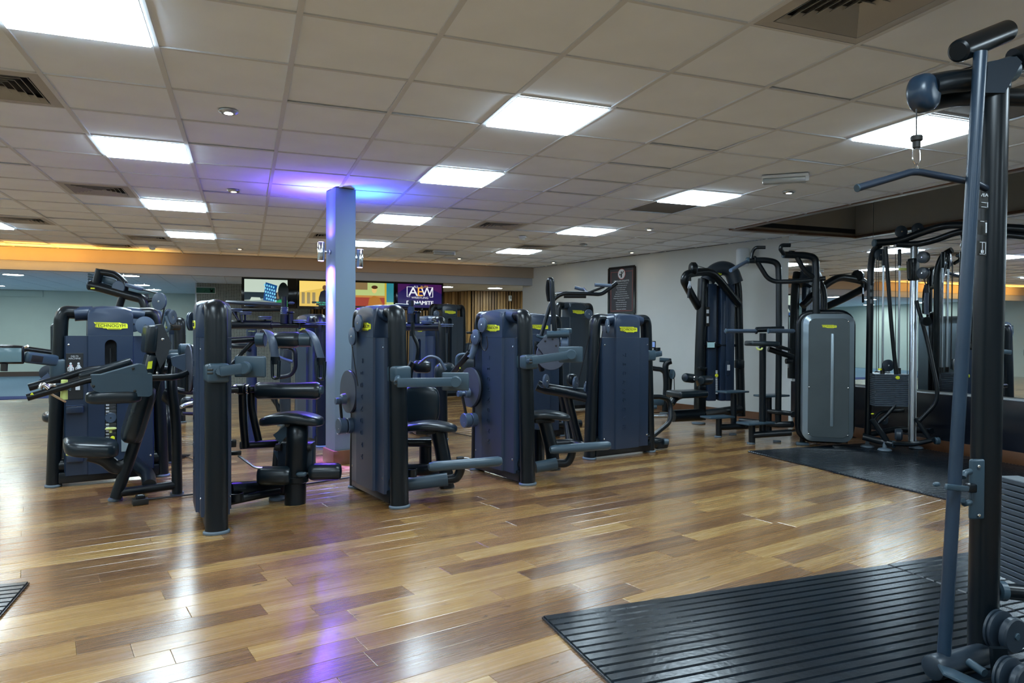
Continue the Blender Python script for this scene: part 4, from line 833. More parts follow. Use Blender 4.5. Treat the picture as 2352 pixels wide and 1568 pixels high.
tubes(tD, [P(1105, 770, 5.9), P(1105, 795, 5.9), P(1114, 808, 5.9), P(1121, 795, 5.85), P(1118, 772, 5.85)], .004, 'cable_loop', M_CABLE, n=6, rad=.03)
tubes(tD, [P(1093, 780, 6.1), P(1092, 800, 6.1), P(1080, 822, 6.1)], .03, 'cam_arm', M_PULLEY); tubes(tD, [P(1080, 808, 6.1), P(1052, 842, 6.2), P(1030, 870, 6.4)], .026, 'press_arm')
tubes(tD, [P(1086, 820, 6.2), P(1064, 812, 6.2), P(1049, 818, 6.2), P(1049, 838, 6.2)], .014, 'hand_loop', M_GREYP, rad=.05); MB().sell(P(1022, 858, 6.5), (.10, .05, .10), None, .6).build('arm_pad', M_LEATHER, tD)
MB().box(P(1078, 764, 6.0), (.05, .02, .02), None, .004).build('stop_bolt', M_FRAME, tD)

# ---- vertical traction machine (E)
E0 = R(4.84, 5.22); tE = thing('vertical_traction_machine', E0, TH, 'nearest right-hand tower, face on, with tall bent handles and three small pulleys on its left', 'gym machine', 'selector weight machines')
LE = tower(tE, E0, TH, slot=1, half=.40)
for u, v, r_ in ((1395, 749, .068), (1254, 875, .068), (1322, 880, .066), (1348, 892, .070)): pulley(tE, PB(u, v, 5.10) if u > 1390 else P(u, v, 6.9), E1*.5-E2*.85 if u < 1390 else E2*.8-E1*.6, r_)
tubes(tE, [P(1384, 760, 6.6), P(1362, 885, 6.72)], .004, 'cable', M_CABLE, n=6); tubes(tE, [P(1354, 770, 6.8), P(1330, 872, 6.95)], .004, 'cable', M_CABLE, n=6)
tubes(tE, [P(1234, 885, 7.0), P(1250, 892, 7.0), P(1290, 898, 6.95), P(1352, 912, 6.85)], 1, 'arm_beam', rad=.05, flat=(.055, .05), nrm=Z)
MB().box(P(1300, 889, 6.95), (.40, .07, .012), basis(P(1348, 892, 6.9)-P(1250, 883, 7.0), F0), .003).build('beam_plate', M_GREYP, tE)
tubes(tE, [P(1236, 882, 6.98), P(1240, 889, 6.98), P(1275, 894, 6.95)], 1, 'guard_lip', M_PULLEY, flat=(.035, .006), nrm=F0)
l1 = tubes(tE, [P(1302, 905, 6.95), P(1315, 960, 7.0), P(1330, 1016, 7.0)], .045, 'slanted_leg'); tubes(tE, [P(1290, 905, 7.3), P(1302, 960, 7.3), P(1308, 1010, 7.2)], .04, 'slanted_leg')
foot(l1, G(1330, 1018), .045, .045)
tubes(tE, [P(1276, 1018, 7.0), P(1320, 1016, 7.0), P(1352, 1030, 6.85)], .04, 'floor_tube', rad=.08)
MB().sell(P(1313, 872, 7.15), (.055, .05, .06), None, .7).build('knee_pad', M_LEATHER, tE)
dE = 6.9
MB().prism([(-.1, .01), (-.02, .10), (.08, .11), (.12, .07), (.12, -.05), (-.02, -.09)], P(1256, 796, dE), R0, Z, .02).build('index_plate', M_CAM, tE, 0)
MB().disc(P(1266, 815, dE+.04), F0, .15, .02).build('cam', M_CAM, tE); MB().disc(P(1296, 790, dE+.05), R0, .075, .08, .01).build('pivot_drum', M_PULLEY, tE)
for u, v in ((1252, 783), (1269, 779), (1287, 788), (1277, 794)): bolt(tE, P(u, v, dE)-F0*.012, -F0, .010, M_INK)
tubes(tE, [P(1256, 768, dE-.02), P(1306, 766, dE)], .034, 'pivot_bar', M_GREYP); MB().box(P(1296, 760, dE+.05), (.13, .1, .05), None, .01).build('pivot_cover', M_GREYP, tE)
tubes(tE, [P(1274, 764, dE), P(1269, 690, dE), P(1267, 642, dE), P(1261, 642, dE+.05), P(1258, 665, dE+.1), P(1262, 690, dE+.15)], .025, 'tall_handle', rad=.05)
tubes(tE, [P(1243, 770, dE+.1), P(1266, 692, dE+.1), P(1290, 673, dE+.1), P(1348, 674, dE+.1), P(1381, 676, dE+.1), P(1398, 664, dE+.1), P(1417, 650, dE+.1)], .020, 'long_handle', rad=.08)
tubes(tE, [P(1295, 680, dE+.12), P(1346, 680, dE+.12)], .020, 'handle_sleeve'); tubes(tE, [P(1366, 654, dE+.05), P(1404, 656, dE+.08)], .017, 'grip', M_PULLEY); tubes(tE, [P(1320, 660, dE+.25), P(1343, 666, dE+.25)], .017, 'grip', M_PULLEY); tubes(tE, [P(1352, 672, dE+.1), P(1388, 658, dE+.08)], .013, 'grip_stem')
tubes(tE, [P(1340, 661, dE+.25), P(1350, 671, dE+.2)], .009, 'grip_stem', M_STEEL); tubes(tE, [P(1275, 674, dE+.1), P(1292, 672, dE+.1)], .012, 'link_rod', M_STEEL)
tubes(tE, [P(1232, 770, dE+.1), P(1246, 776, dE+.1), P(1256, 772, dE+.1)], .016, 'link_tube', M_GREYP, rad=.03); tubes(tE, [P(1235, 784, dE+.1), P(1232, 800, dE+.1), P(1245, 850, dE+.2)], .03, 'rear_arm')
cl = LE(.372, 0, .995); MB().box(cl, (.115, .145, .11), MZ13, .02, 3).build('clamp', M_GREYP, tE)
MB().box(P(1510, 813, 7.5), (.16, .03, .06), basis(P(1524, 810, 7.6)-P(1494, 816, 7.4), E2), .01).build('screen_arm', M_GREYP, tE)
for u in (1505, 1513): tubes(tE, [P(u, 798, 7.6), P(u, 807, 7.6)], .018, 'tablet_post', M_FRAME)
sc = MB().box(P(1495, 791, 7.62), (.105, .02, .078), Matrix.Rotation(-YAW, 3, 'Z'), .008).build('tablet', M_BLACKG, tE); MB().box(P(1495, 791, 7.605), (.085, .004, .055), Matrix.Rotation(-YAW, 3, 'Z')).build('display', mat('tablet_blue', (.02, .03, .05), .2, emit=(.12, .20, .42), es=.35), sc, 0)
tubes(tE, [P(1492, 911, 7.5), P(1521, 911, 7.55), P(1536, 918, 7.6), P(1540, 936, 7.6), P(1540, 968, 7.55), P(1501, 1000, 7.45)], .026, 'foot_rail', rad=.12)
MB().box(P(1514, 1018, 7.4), (.17, .12, .10), MZ13, .02, 3).build('base_box', M_FRAME, tE); MB().disc(P(1530, 1014, 7.35), R0, .032, .05).build('base_knob', M_GREYP, tE)
tubes(tE, [P(1492, 1016, 7.3), P(1512, 1018, 7.4)], .06, 'base_elbow')
# ================================================================== MATS
M_MAT = mat('ribbed_mat_rubber', (.006, .011, .017), .22, 0, .25, 9, bump=.35, bscale=45, spec=.45)
def floor_mat(name, x0, x1, y0, y1, lb, pitch=.055, th=.016, group='ribbed rubber mats'):
    m = MB(); zb = th-.006; m.box(((x0+x1)/2, (y0+y1)/2, zb/2), (x1-x0, y1-y0, zb))
    y = y1-.004
    while y-.02 > y0:
        ya, yb = y, max(y-pitch+.010, y0+.002)
        m.add([(x0+.004, ya, zb), (x1-.004, ya, zb), (x1-.004, yb, zb), (x0+.004, yb, zb), (x0+.007, ya-.003, th), (x1-.007, ya-.003, th), (x1-.007, yb+.003, th), (x0+.007, yb+.003, th)],
              [(0, 1, 5, 4), (1, 2, 6, 5), (2, 3, 7, 6), (3, 0, 4, 7), (4, 5, 6, 7)])
        y -= pitch
    o = m.build(name, M_MAT, None, 0); rebase(o, ((x0+x1)/2, (y0+y1)/2, 0)); return tag(o, lb, 'floor mat', group)
floor_mat('rubber_mat', 1.178, 3.135, .60, 2.735, 'large ribbed black rubber mat in the right foreground')
floor_mat('rubber_mat', 3.14, 5.1, .60, 2.74, 'ribbed rubber mat under the lat pulldown tower, joined to the large foreground mat')
floor_mat('rubber_mat', 4.85, 6.72, 4.78, 5.92, 'ribbed black mat in front of the cable crossover and assisted dip machine', .032)
floor_mat('rubber_mat', 4.83, 6.72, 3.0, 4.775, 'ribbed black mat by the mirror, nearer the camera than the crossover mat', .032)
floor_mat('rubber_mat', -2.9, -.963, 2.0, 3.955, 'corner of a ribbed rubber mat at the left edge of the frame', .055)

# ================================================================== BACKGROUND TOWERS
def at_floor(u, v): p = G(u, v); return Vector((p.x, p.y, 0))
def simple_machine(name, c, ang, lb, slot, H=1.41, body=M_SHROUD, cat='gym machine'):
    t = thing(name, c, ang, lb, cat, 'selector weight machines'); L_ = tower(t, c, ang, slot=slot, H=H, text=False, body=body, scr=False); return t, L_
def P0(u, d): p = P(u, 784, d); return Vector((p.x, p.y, 0))
# F and G: chest-height beams with flat discs
def beam_machine(name, c, lb, slot, d, beam, beam2, discs, grip, pillar=None):
    t, L_ = simple_machine(name, c, TH-PI/2, lb, slot)
    tubes(t, [P(*p, d) for p in beam], .044, 'main_beam'); 
    if beam2: tubes(t, [P(*p, d) for p in beam2], .030, 'side_beam')
    for u, v in discs:
        o = MB().disc(P(u, v, d), Z, .066, .012, .003, 32).disc(P(u, v, d)-Z*.018, Z, .06, .010, .003, 32).build('disc_pulley', M_PULLEY, t)
        MB().tube([P(u, v, d)-Z*.02, P(u, v, d)-Z*.09], .012, n=8).build('disc_stem', M_FRAME, o)
    u, v, h = grip; p = P(u, v, d)
    tubes(t, [p, p-Z*h], .026, 'vertical_grip'); g = MB()
    for k in range(6): g.lathe(p-Z*(h+.012*k), Z, [(.034, -.005), (.038, 0), (.034, .005)], 16)
    g.build('coil_spring', M_GREYP, t); MB().lathe(p+R0*.07-Z*(h*.7), Z, [(.02, 0), (.032, .01), (.032, .02), (.012, .03)], 16).build('lock_knob', M_GREYP, t); MB().lathe(p+R0*.065-Z*(h+.06), Z, [(.02, 0), (.04, .01), (.035, .02)], 16).tube([p+R0*.065-Z*(h+.06), p+R0*.065-Z*(h+.16)], .026).build('lock_post', M_FRAME, t)
    tubes(t, [p-Z*(h+.07), p-Z*(h+.16)], .04, 'grip_socket')
    return t, L_
F0c = at_floor(741, 1026)+E2*.385
tF, LF = beam_machine('standing_hip_machine', F0c, 'tower left of the column with a long beam of flat discs', 0, 7.05, [(526, 745), (575, 745), (625, 746)], None, [(542, 710), (563, 717), (609, 728), (688, 736), (741, 741)], (653, 681, .11))
tubes(tF, [P(623, 746, 7.05), P(700, 746, 7.1), P(727, 746, 7.2)], .031, 'side_beam')
MB().tube([P(522, 694, 7.1), P(585, 697, 7.1), P(648, 700, 7.1)], 1, flat=(.022, .05), nrm=Z).build('flat_guard', M_SHROUDG, tF); tubes(tF, [P(524, 712, 7.2), P(590, 712, 7.2), P(645, 712, 7.2)], .016, 'thin_bar')
for (u, v), (u2, v2) in (((535, 716), (548, 736)), ((553, 722), (556, 740))): tubes(tF, [P(u, v, 7.0), P(u2, v2, 7.0)], .013, 'strut')
pp = P(578, 742, 7.6); m = MB(); m.lathe((pp.x, pp.y, .02), Z, [(.055, 0), (.055, pp.z-.09), (.050, pp.z-.05), (.035, pp.z-.02), (.01, pp.z)], 24); m.build('centre_pillar', M_SHROUD, tF); foot(tF, (pp.x, pp.y, 0), .055, .055)
m = MB(); add_text(m, 'technogym', P(578, 760, 7.53), R0, Z, .018); m.build('lettering', M_LIME, tF, 0)
MB().box(P(553, 794, 7.4), (.19, .16, .055), None, .02, 3).build('hip_pad', M_LEATHER, tF)
tubes(tF, [P(560, 800, 7.4), P(578, 805, 7.6)], .02, 'pad_arm')
tubes(tF, [P(640, 819, 7.2), P(655, 826, 7.2), P(672, 830, 7.2)], .016, 'swing_arm', M_GREYP); tubes(tF, [P(664, 798, 7.3), P(678, 800, 7.3), P(679, 845, 7.3), P(668, 862, 7.3), P(642, 866, 7.3)], .022, 'loop_handle', rad=.08)
MB().box(P(660, 815, 7.5), (.09, .10, .12), None, .01).build('hinge_block', M_SHROUDG, tF)
p_ = P(655, 840, 9.2); mm = thing('slim_pillar_machine', (p_.x, p_.y, 0), 0, 'slim grey pillar machine in front of the mosaic wall, behind the shoulder straps', 'gym machine')
MB().box((p_.x, p_.y, .57), (.14, .14, 1.10), None, .03, 3).build('pillar', M_SHROUDG, mm); foot(mm, (p_.x, p_.y, 0), .09, .09)
MB().box((p_.x, p_.y-.08, 1.08), (.20, .05, .14), None, .01).build('console', M_BLACKG, mm); tubes(mm, [P(625, 895, 9.2)-Z*.1, Vector((p_.x, p_.y, .1))], .03, 'floor_bar')
tubes(mm, [P(633, 900, 9.0), P(634, 925, 9.0), P(640, 945, 9.0)], .02, 'pedal_arm')
G0c = at_floor(1016, 1010)+E2*.385
tG, LG = beam_machine('standing_hip_machine', G0c, 'slotted tower between the two cam machines, topped by a short beam', -1, 7.3, [(930, 750), (1008, 750)], None, [(982, 738), (1027, 745)], (944, 690, .07))
tubes(tG, [P(908, 702, 7.3), P(940, 704, 7.3)], .026, 'side_grip')
# H and I tall towers
Hc = P0(1027, 13.3); tH, LH = simple_machine('tall_pulldown_machine', Hc, TH, 'tall dark slotted tower in front of the wood slats', -1, 1.76, M_SHROUDG)
pulley(tH, P(1002, 720, 13.0), E2, .06); pad(tH, P(1086, 838, 12.6), R0, Z, .22, .16, .10, 'side_pad', e=.6); MB().box(P(1088, 806, 12.8), (.30, .25, .30), None, .06, 3).build('seat_shell', M_SHROUDG, tH)
Ic = P0(1318, 11.2); tI, LI = simple_machine('tall_press_machine', Ic, TH, 'tall dark tower left of the poster, pulley on its right shoulder', 0, 1.71, M_SHROUDG); pulley(tI, P(1352, 721, 11.0), E2, .075); tubes(tI, [P(1358, 725, 11.0), P(1359, 760, 11.0), P(1352, 860, 11.0)], .005, 'cable', M_CABLE, n=6)
Kc = P0(1227, 8.15); tK, LK = simple_machine('leg_press_machine', Kc, TH, 'blue tower half hidden behind the teardrop cam tower', 0, 1.44)
tubes(tK, [Kc+Z*.14+E1*.3-E2*.02, Kc+Z*.14+E1*.62-E2*.1], .05, 'base_link'); tubes(tK, [P(1291, 970, 8.0), P(1308, 958, 8.0)], .02, 'pedal_arm', M_GREYP)
Jc = P0(414, 9.4)+E2*.385; tJ, LJ = simple_machine('leg_curl_machine', Jc, TH-PI/2, 'small far tower seen edge-on between the deltoids machine and the crunch machine', 0)
pulley(tJ, P(387, 725, 8.9), E1*.7-E2*.6, .09); pulley(tJ, P(396, 728, 8.9), E1*.7-E2*.6, .09)
tubes(tJ, [P(378, 722, 8.8), P(372, 752, 8.8), P(384, 762, 8.8), P(389, 752, 8.8), P(380, 726, 8.8)], .02, 'ring_handle', M_GREYP, rad=.05); tubes(tJ, [P(392, 752, 9.0), P(410, 752, 9.2)], .035, 'cross_bar')
tubes(tJ, [P(383, 770, 8.9), P(384, 830, 8.9)], .02, 'guide_tube', M_STEEL)
MB().box(P(400, 808, 9.0), (.30, .2, .06), None, .01).build('console', M_GREYP, tJ)
# rear machine behind the deltoids tower
rc0 = R(.35, 7.35); tR = thing('rear_shoulder_press_machine', rc0, TH, 'machine behind the deltoids tower with thick overhead tubes reaching up to the left', 'gym machine', 'selector weight machines')
dR = 6.8
tubes(tR, [P(206, 655, dR), P(225, 658, dR), P(291, 677, dR), P(327, 686, dR), P(334, 700, dR), P(337, 760, dR), P(340, 900, dR), P(342, 1042, dR)], 1, 'overhead_beam', rad=.09, flat=(.046, .046), nrm=Z); foot(tR, G(342, 1052), .05, .05)
MB().disc(P(206, 655, dR), P(225, 658, dR)-P(206, 655, dR), .048, .012).build('end_cap', M_GREYP, tR); MB().box(P(213, 662, dR-.05), (.035, .004, .012), None).build('yellow_mark', M_YEL, tR, 0)
tubes(tR, [P(230, 618, dR), P(222, 650, dR)], .040, 'stub_post'); tubes(tR, [P(232, 625, dR), P(268, 630, dR), P(288, 652, dR), P(286, 668, dR), P(274, 702, dR), P(268, 740, dR)], .032, 'loop_tube', rad=.10)
MB().box(P(253, 645, dR+.05), (.15, .06, .06), basis(P(270, 650, dR)-P(236, 640, dR), F0), .01).box(P(255, 656, dR+.05), (.14, .05, .03), basis(P(270, 660, dR)-P(236, 650, dR), F0), .01).build('belt_housing', M_GREYP, tR)
MB().disc(P(273, 660, dR-.02), F0, .065, .03).build('belt_wheel', M_PULLEY, tR); pulley(tR, P(366, 692, dR-.1), F0*.9+R0*.3, .084)
MB().disc(P(309, 659, dR), basis(P(330, 664, dR)-P(290, 652, dR), F0).col[2], .085, .03).build('flat_wheel', M_PULLEY, tR)
for k in range(3): tubes(tR, [P(203, 629+k*6, dR+.05), P(214, 631+k*6, dR+.05)], .010, 'hand_grip', M_GREYP)
tubes(tR, [P(318, 663, dR), P(362, 673, dR)], .008, 'cable', M_CABLE, n=6); tubes(tR, [P(378, 704, dR), P(370, 745, dR)], .006, 'cable', M_CABLE, n=6)
tubes(tR, [P(337, 690, dR), P(352, 688, dR)], .02, 'wheel_axle'); tubes(tR, [P(333, 676, dR+.1), P(338, 720, dR+.1)], .035, 'upper_post'); MB().sell(P(351, 727, dR+.1), (.09, .06, .08), None, .8).build('shoulder_cover', M_PULLEY, tR)
MB().box(P(134, 790, 6.9), (.13, .30, .40), MZ13, .03, 3).build('back_pad', M_LEATHER, tR); pad(tR, P(137, 956, 6.6), E1, E2, .14, .18, .05, 'seat', e=.6); MB().box(P(126, 910, 6.8), (.10, .2, .18), MZ13, .03, 3).build('lumbar_pad', M_LEATHER, tR)
tubes(tR, [P(120, 965, 6.6), P(118, 967, 6.55)], .012, 'seat_lever', M_YEL)
r1 = tubes(tR, [P(146, 1056, 6.45), P(143, 900, 6.5), P(137, 800, 6.9)], .045, 'seat_post'); foot(r1, G(147, 1060), .05, .05)
tubes(tR, [P(-20, 797, 6.5), P(40, 799, 6.5), P(134, 812, 6.7)], .028, 'press_arm'); tubes(tR, [P(55, 797, 6.4), P(64, 794, 6.4)], .012, 'chrome_pin', M_CHROME)
pulley(tR, P(110, 856, 6.5), E2, .07, m=M_SHROUDG); MB().prism([(-.08, -.03), (.03, .07), (.09, -.03)], P(101, 874, 6.4), E1, Z, .02, E2).build('pulley_plate', M_PULLEY, tR, 30)
tubes(tR, [P(146, 1046, 6.5), P(200, 1040, 6.6), P(340, 1040, 6.8)], .045, 'base_bar')
# leg extension glimpsed between deltoids chair and crunch tower
le0 = P0(425, 7.2); tL = thing('glute_machine', le0, 0, 'partly hidden machine between the deltoids chair and crunch tower, low rails and pads', 'gym machine', 'selector weight machines')
tubes(tL, [P(392, 890, 7.0), P(420, 900, 7.0), P(450, 900, 7.1)], .03, 'rail'); tubes(tL, [P(415, 935, 7.0), P(432, 925, 7.1), P(452, 925, 7.1)], .018, 'rail', M_STEEL); tubes(tL, [P(418, 949, 7.0), P(452, 950, 7.1)], .018, 'rail')
MB().sell(P(432, 924, 7.3), (.07, .05, .06), None, .7).build('pad', M_LEATHER, tL); l_ = tubes(tL, [P(392, 1056, 6.5), P(390, 960, 6.5), P(388, 900, 6.9)], .045, 'leg'); foot(l_, G(392, 1062), .05, .05)
tubes(tL, [P(362, 1060, 6.45), P(359, 1000, 6.5), P(362, 900, 6.8)], .032, 'leg'); MB().sell(P(354, 1007, 6.3), (.028, .03, .075), None, .8).build('foot_pedal', M_GREYP, tL)
tubes(tL, [P(392, 1050, 6.5), P(440, 1050, 7.0)], .03, 'base_bar')

# ================================================================== CABLE PULLDOWN BY THE WALL (K)
dK = 9.55; k0 = P0(1650, dK); tP = thing('wall_pulldown_machine', k0, 0, 'tall narrow pulldown tower against the far wall, long seat with two roller pads', 'gym machine')
def KP(u, v, dd=0): return P(u, v, dK+dd)
RK = Matrix.Rotation(-math.radians(8), 3, 'Z'); kx = RK @ X
bl = lambda u0, u1, v0, v1, dd: (KP((u0+u1)/2, (v0+v1)/2, dd), (abs(u1-u0)*dK/F_PX, .05, abs(v1-v0)*dK/F_PX))
for u0, u1, th in ((1621, 1643, .10), (1651, 1664, .10), (1664, 1685, .08)):
    c_, s_ = bl(u0, u1, 652, 920, 0); MB().box(c_, (s_[0], th, s_[2]), RK, .012, 2).build('shroud_panel', M_SHROUD, tP)
c_, s_ = bl(1640, 1655, 655, 918, .04); MB().box(c_, (s_[0], .02, s_[2]), RK).build('slot_backing', M_DARK, tP, 0)
m = MB()
for k in range(14): m.box(KP(1645.5, 852+k*3.9, -.03), (.03, .02, .017), RK, .002, 1)
m.build('weight_labels', M_WHITE, tP, 0, kind='stuff'); MB().disc(KP(1646, 862, -.06), Y, .022, .02).build('selector_pin', M_YEL, tP)
MB().tube([KP(1625, 645), KP(1636, 624), KP(1660, 614), KP(1680, 622), KP(1690, 650)], 1, .12, n=16, flat=(.10, .10), nrm=Y).build('hood', M_SHROUDG, tP); badge(tP, KP(1647, 629, -.13), kx, Z, .55)
pl_ = tubes(tP, [KP(1606, 955), KP(1609, 800), KP(1616, 640)], .075, 'left_post'); pr_ = tubes(tP, [KP(1702, 955, .1), KP(1697, 760, .1), KP(1694, 650, .1), KP(1684, 620, .1)], .06, 'right_post', rad=.2)
for u in (1606, 1702): foot(tP, P0(u, dK+(.1 if u > 1700 else 0)), .08, .08)
tubes(tP, [KP(1604, 705), KP(1585, 672, -.3), KP(1571, 645, -.5), KP(1576, 630, -.5), KP(1600, 625, -.4), KP(1630, 623, -.3), KP(1650, 640, -.2), KP(1672, 668, -.1), KP(1697, 699)], .052, 'head_frame', rad=.12)
MB().disc(KP(1592, 617, -.45), X*.8-Y*.3, .085, .09, .02).build('pulley_housing', M_FRAME, tP); tubes(tP, [KP(1600, 610, -.4), KP(1640, 621, -.2)], .005, 'cable', M_CABLE, n=6)
tubes(tP, [KP(1584, 632, -.5), KP(1584, 645, -.5)], .02, 'cable_stop', M_INK); tubes(tP, [KP(1583, 646, -.5), KP(1580, 662, -.5), KP(1585, 662, -.5), KP(1584, 646, -.5)], .008, 'snap_hook', M_STEEL); tubes(tP, [KP(1583, 662, -.5), KP(1581, 684, -.5)], .016, 'hanging_handle')
MB().box(KP(1625.5, 727, -.07), (.055, .01, .26), RK, .003).build('placard', M_INK, tP); MB().box(KP(1625.5, 715, -.08), (.035, .004, .05), RK).box(KP(1625.5, 734, -.08), (.03, .004, .09), RK).build('placard_print', M_WHITE, tP, 0)
MB().box(KP(1633, 792, -.12), (.13, .03, .10), RK, .01).build('tablet', M_BLACKG, tP); MB().box(KP(1633, 792, -.14), (.105, .004, .07), RK).build('display', mat('tablet_teal', (.05, .09, .1), .2, emit=(.18, .32, .36), es=.22), tP, 0)
tubes(tP, [KP(1616, 793, -.08), KP(1690, 793, .0)], .02, 'tablet_bar'); MB().box(KP(1670, 845, -.08), (.045, .015, .18), RK, .004).build('side_handle', M_SHROUD, tP); MB().box(KP(1673.5, 844, -.09), (.04, .006, .075), RK).build('notice', M_WHITE, tP, 0)
MB().box(KP(1613, 846, -.12), (.11, .08, .04), RK, .01).build('bracket', M_FRAME, tP); MB().box(KP(1698, 836, 0), (.10, .12, .12), RK, .02).build('bracket', M_FRAME, tP)
MB().box(KP(1578, 904, -.9), (.44, .30, .085), Matrix.Rotation(.1, 3, 'Z'), .03, 4).build('seat', M_LEATHER, tP); roll(tP, KP(1583, 868, -.75), X+Y*.35-Z*.12, .19, .058); roll(tP, KP(1621, 873, -.75), X+Y*.35, .20, .058)
tubes(tP, [KP(1600, 870, -.75), KP(1604, 885, -.7)], .02, 'pad_stem', mat('tan_pad', (.35, .22, .12), .6)); MB().lathe(KP(1599, 869, -.80), Y, [(.030, 0), (.034, .01), (.020, .012)], 16).build('chrome_ring', M_CHROME, tP); MB().box(KP(1610, 890, -.7), (.09, .09, .07), None, .01).build('pad_clamp', M_FRAME, tP)
c_, s_ = bl(1600, 1618, 900, 962, -.7); MB().box(c_, (s_[0], .09, s_[2]), None, .01).build('seat_post', M_FRAME, tP); tubes(tP, [KP(1545, 955, -.9), KP(1612, 952, -.75)], .075, 'base_bar'); tubes(tP, [KP(1542, 928, -1.0), KP(1550, 912, -.95), KP(1566, 908, -.9)], .04, 'seat_brace', rad=.1)
tubes(tP, [KP(1612, 952, -.7), KP(1660, 945, -.1), KP(1700, 940, 0)], .06, 'base_bar')
# low machine by the wall
w0 = P0(1540, 10.4); tW = thing('rowing_pulley_machine', w0, 0, 'thin-framed low machine against the far wall, left of the long seat', 'gym machine')
dW = 10.3
wl = tubes(tW, [P(1527, 944, dW), P(1531, 880, dW), P(1528, 850, dW), P(1529, 833, dW), P(1541, 829, dW)], .045, 'upright', rad=.12); foot(wl, G(1525, 950), .06, .06); tubes(tW, [P(1541, 828, dW), P(1515, 826, dW)], .033, 'handle', M_GREYP)
tubes(tW, [P(1493, 844, dW), P(1505, 847, dW), P(1521, 848, dW), P(1527, 856, dW)], .035, 'cross_tube', rad=.1); tubes(tW, [P(1540, 848, dW+.1), P(1536, 900, dW+.1), P(1528, 935, dW+.1)], .04, 'rear_leg'); pulley(tW, P(1544, 859, dW-.05), X, .07, m=M_GREYP)
tubes(tW, [P(1548, 868, dW), P(1549, 896, dW)], .006, 'cable', M_CABLE, n=6); MB().box(P(1508, 923, dW), (.20, .15, .10), None, .03).build('foot_block', M_GREYP, tW); tubes(tW, [P(1495, 935, dW-.2), P(1508, 935, dW-.2)], .03, 'foot_roll', M_GREYP); tubes(tW, [P(1492, 955, dW-.6), P(1532, 955, dW-.6)], .028, 'floor_tube', M_STEEL)

# ================================================================== ASSISTED CHIN AND DIP MACHINE (L)
q0 = G(1850, 1024); q1 = G(1940, 1016); lang = math.radians(2); lx = Vector((math.cos(lang), math.sin(lang), 0)); ly = Z.cross(lx)
dL = 7.55
cab = P0(1890, 7.62); tN = thing('assisted_dip_machine', cab, lang, 'chin-up and dip machine with a rounded grey cabinet, step plates and overhead handles', 'gym machine')
wF = .475; Hc_, z0_ = 1.455, .075
def rrect(w_, h_, r_, n=6):
    out = []
    for cx_, cz_, a0 in ((w_/2-r_, h_/2-r_, 0), (-w_/2+r_, h_/2-r_, PI/2), (-w_/2+r_, -h_/2+r_, PI), (w_/2-r_, -h_/2+r_, PI*1.5)): out += [(cx_+r_*math.cos(a0+PI/2*k/n), cz_+r_*math.sin(a0+PI/2*k/n)) for k in range(n+1)]
    return out
fc = P(1905, 868, 7.45); fn_ = -ly
nd_ = Vector((-.62, -.78, 0)).normalized(); fx_ = Z.cross(nd_)  # cabinet face normal and width direction
fx_ = Vector((-nd_.y, nd_.x, 0)) if Vector((-nd_.y, nd_.x, 0)).x > 0 else Vector((nd_.y, -nd_.x, 0))
RC = Matrix((fx_, -nd_, Z)).transposed()
fcc = P(1903, 868, 7.45); hh = 1.36
MB().prism(rrect(.50, hh, .10), fcc-nd_*.17, fx_, Z, .26, nd_).build('cabinet_shell', M_STEEL if False else mat('grey_cabinet_shell', (.24, .30, .34), .30, .5), tN, 40)
m = MB(); n_ = len(rrect(.5, 1, .1)); rr1 = rrect(.50, hh, .10); rr2 = rrect(.40, hh-.10, .07)
vs = [fcc-nd_*.04+fx_*x+Z*z for x, z in rr1]+[fcc+fx_*x+Z*z for x, z in rr2]+[fcc+nd_*.004+fx_*x*.985+Z*z*.995 for x, z in rr2]
MB().add(vs[:2*n_], [(i, (i+1) % n_, (i+1) % n_+n_, i+n_) for i in range(n_)]+[tuple(reversed(range(n_)))]).build('cover_rim', mat('grey_cabinet_shell', (.24, .30, .34), .30, .5), tN, 30)
m.add(vs[n_:], [(i, (i+1) % n_, (i+1) % n_+n_, i+n_) for i in range(n_)]+[tuple(n_+i for i in range(n_)), tuple(reversed(range(n_)))])
m.build('front_cover', mat('grey_cabinet_face', (.075, .095, .105), .28, .4, .08, 4), tN, 30)
MB().box(fcc+nd_*.006+fx_*.035-Z*.02, (.030, .012, .98), RC, .004).build('rib', mat('grey_cabinet_shell', (.24, .30, .34), .30, .5), tN); badge(tN, fcc+nd_*.005+fx_*.0+Z*.545, fx_, Z, .62)
for x, z in ((-.19, .6), (.19, .6), (-.19, -.6), (.19, -.6), (-.19, -.1), (.19, -.1)): bolt(tN, fcc+nd_*.004+fx_*x+Z*z, nd_, .008)
m = MB(); ring = [fcc-nd_*.34+fx_*x+Z*z for x, z in rrect(.54, hh+.04, .14)]; m.tube(ring+[ring[0], ring[1]], .036, n=12, cap=False); m.build('frame_hoop', M_FRAME, tN)
MB().prism(rrect(.48, hh-.02, .10), fcc-nd_*.42, fx_, Z, .12, nd_).build('rear_cover', mat('grey_cabinet_shell', (.24, .30, .34), .30, .5), tN, 40)
for u, v in ((1843, 1022), (1932, 1014)): MB().box(G(u, v)+Z*.015, (.13, .09, .03), RC, .008).build('levelling_foot', M_GREYP, tN)
for u, v in ((1843, 1014), (1932, 1006)): MB().tube([G(u, v), G(u, v)+Z*.11], .03).build('foot_stem', M_FRAME, tN)
dA, dB_ = 7.95, 7.75
pa = tubes(tN, [P(1787, 975, dA), P(1789, 800, dA), P(1789, 640, dA), P(1787, 603, dA), P(1760, 597, dA), P(1718, 598, dA)], .034, 'tall_post', rad=.22, n=16)
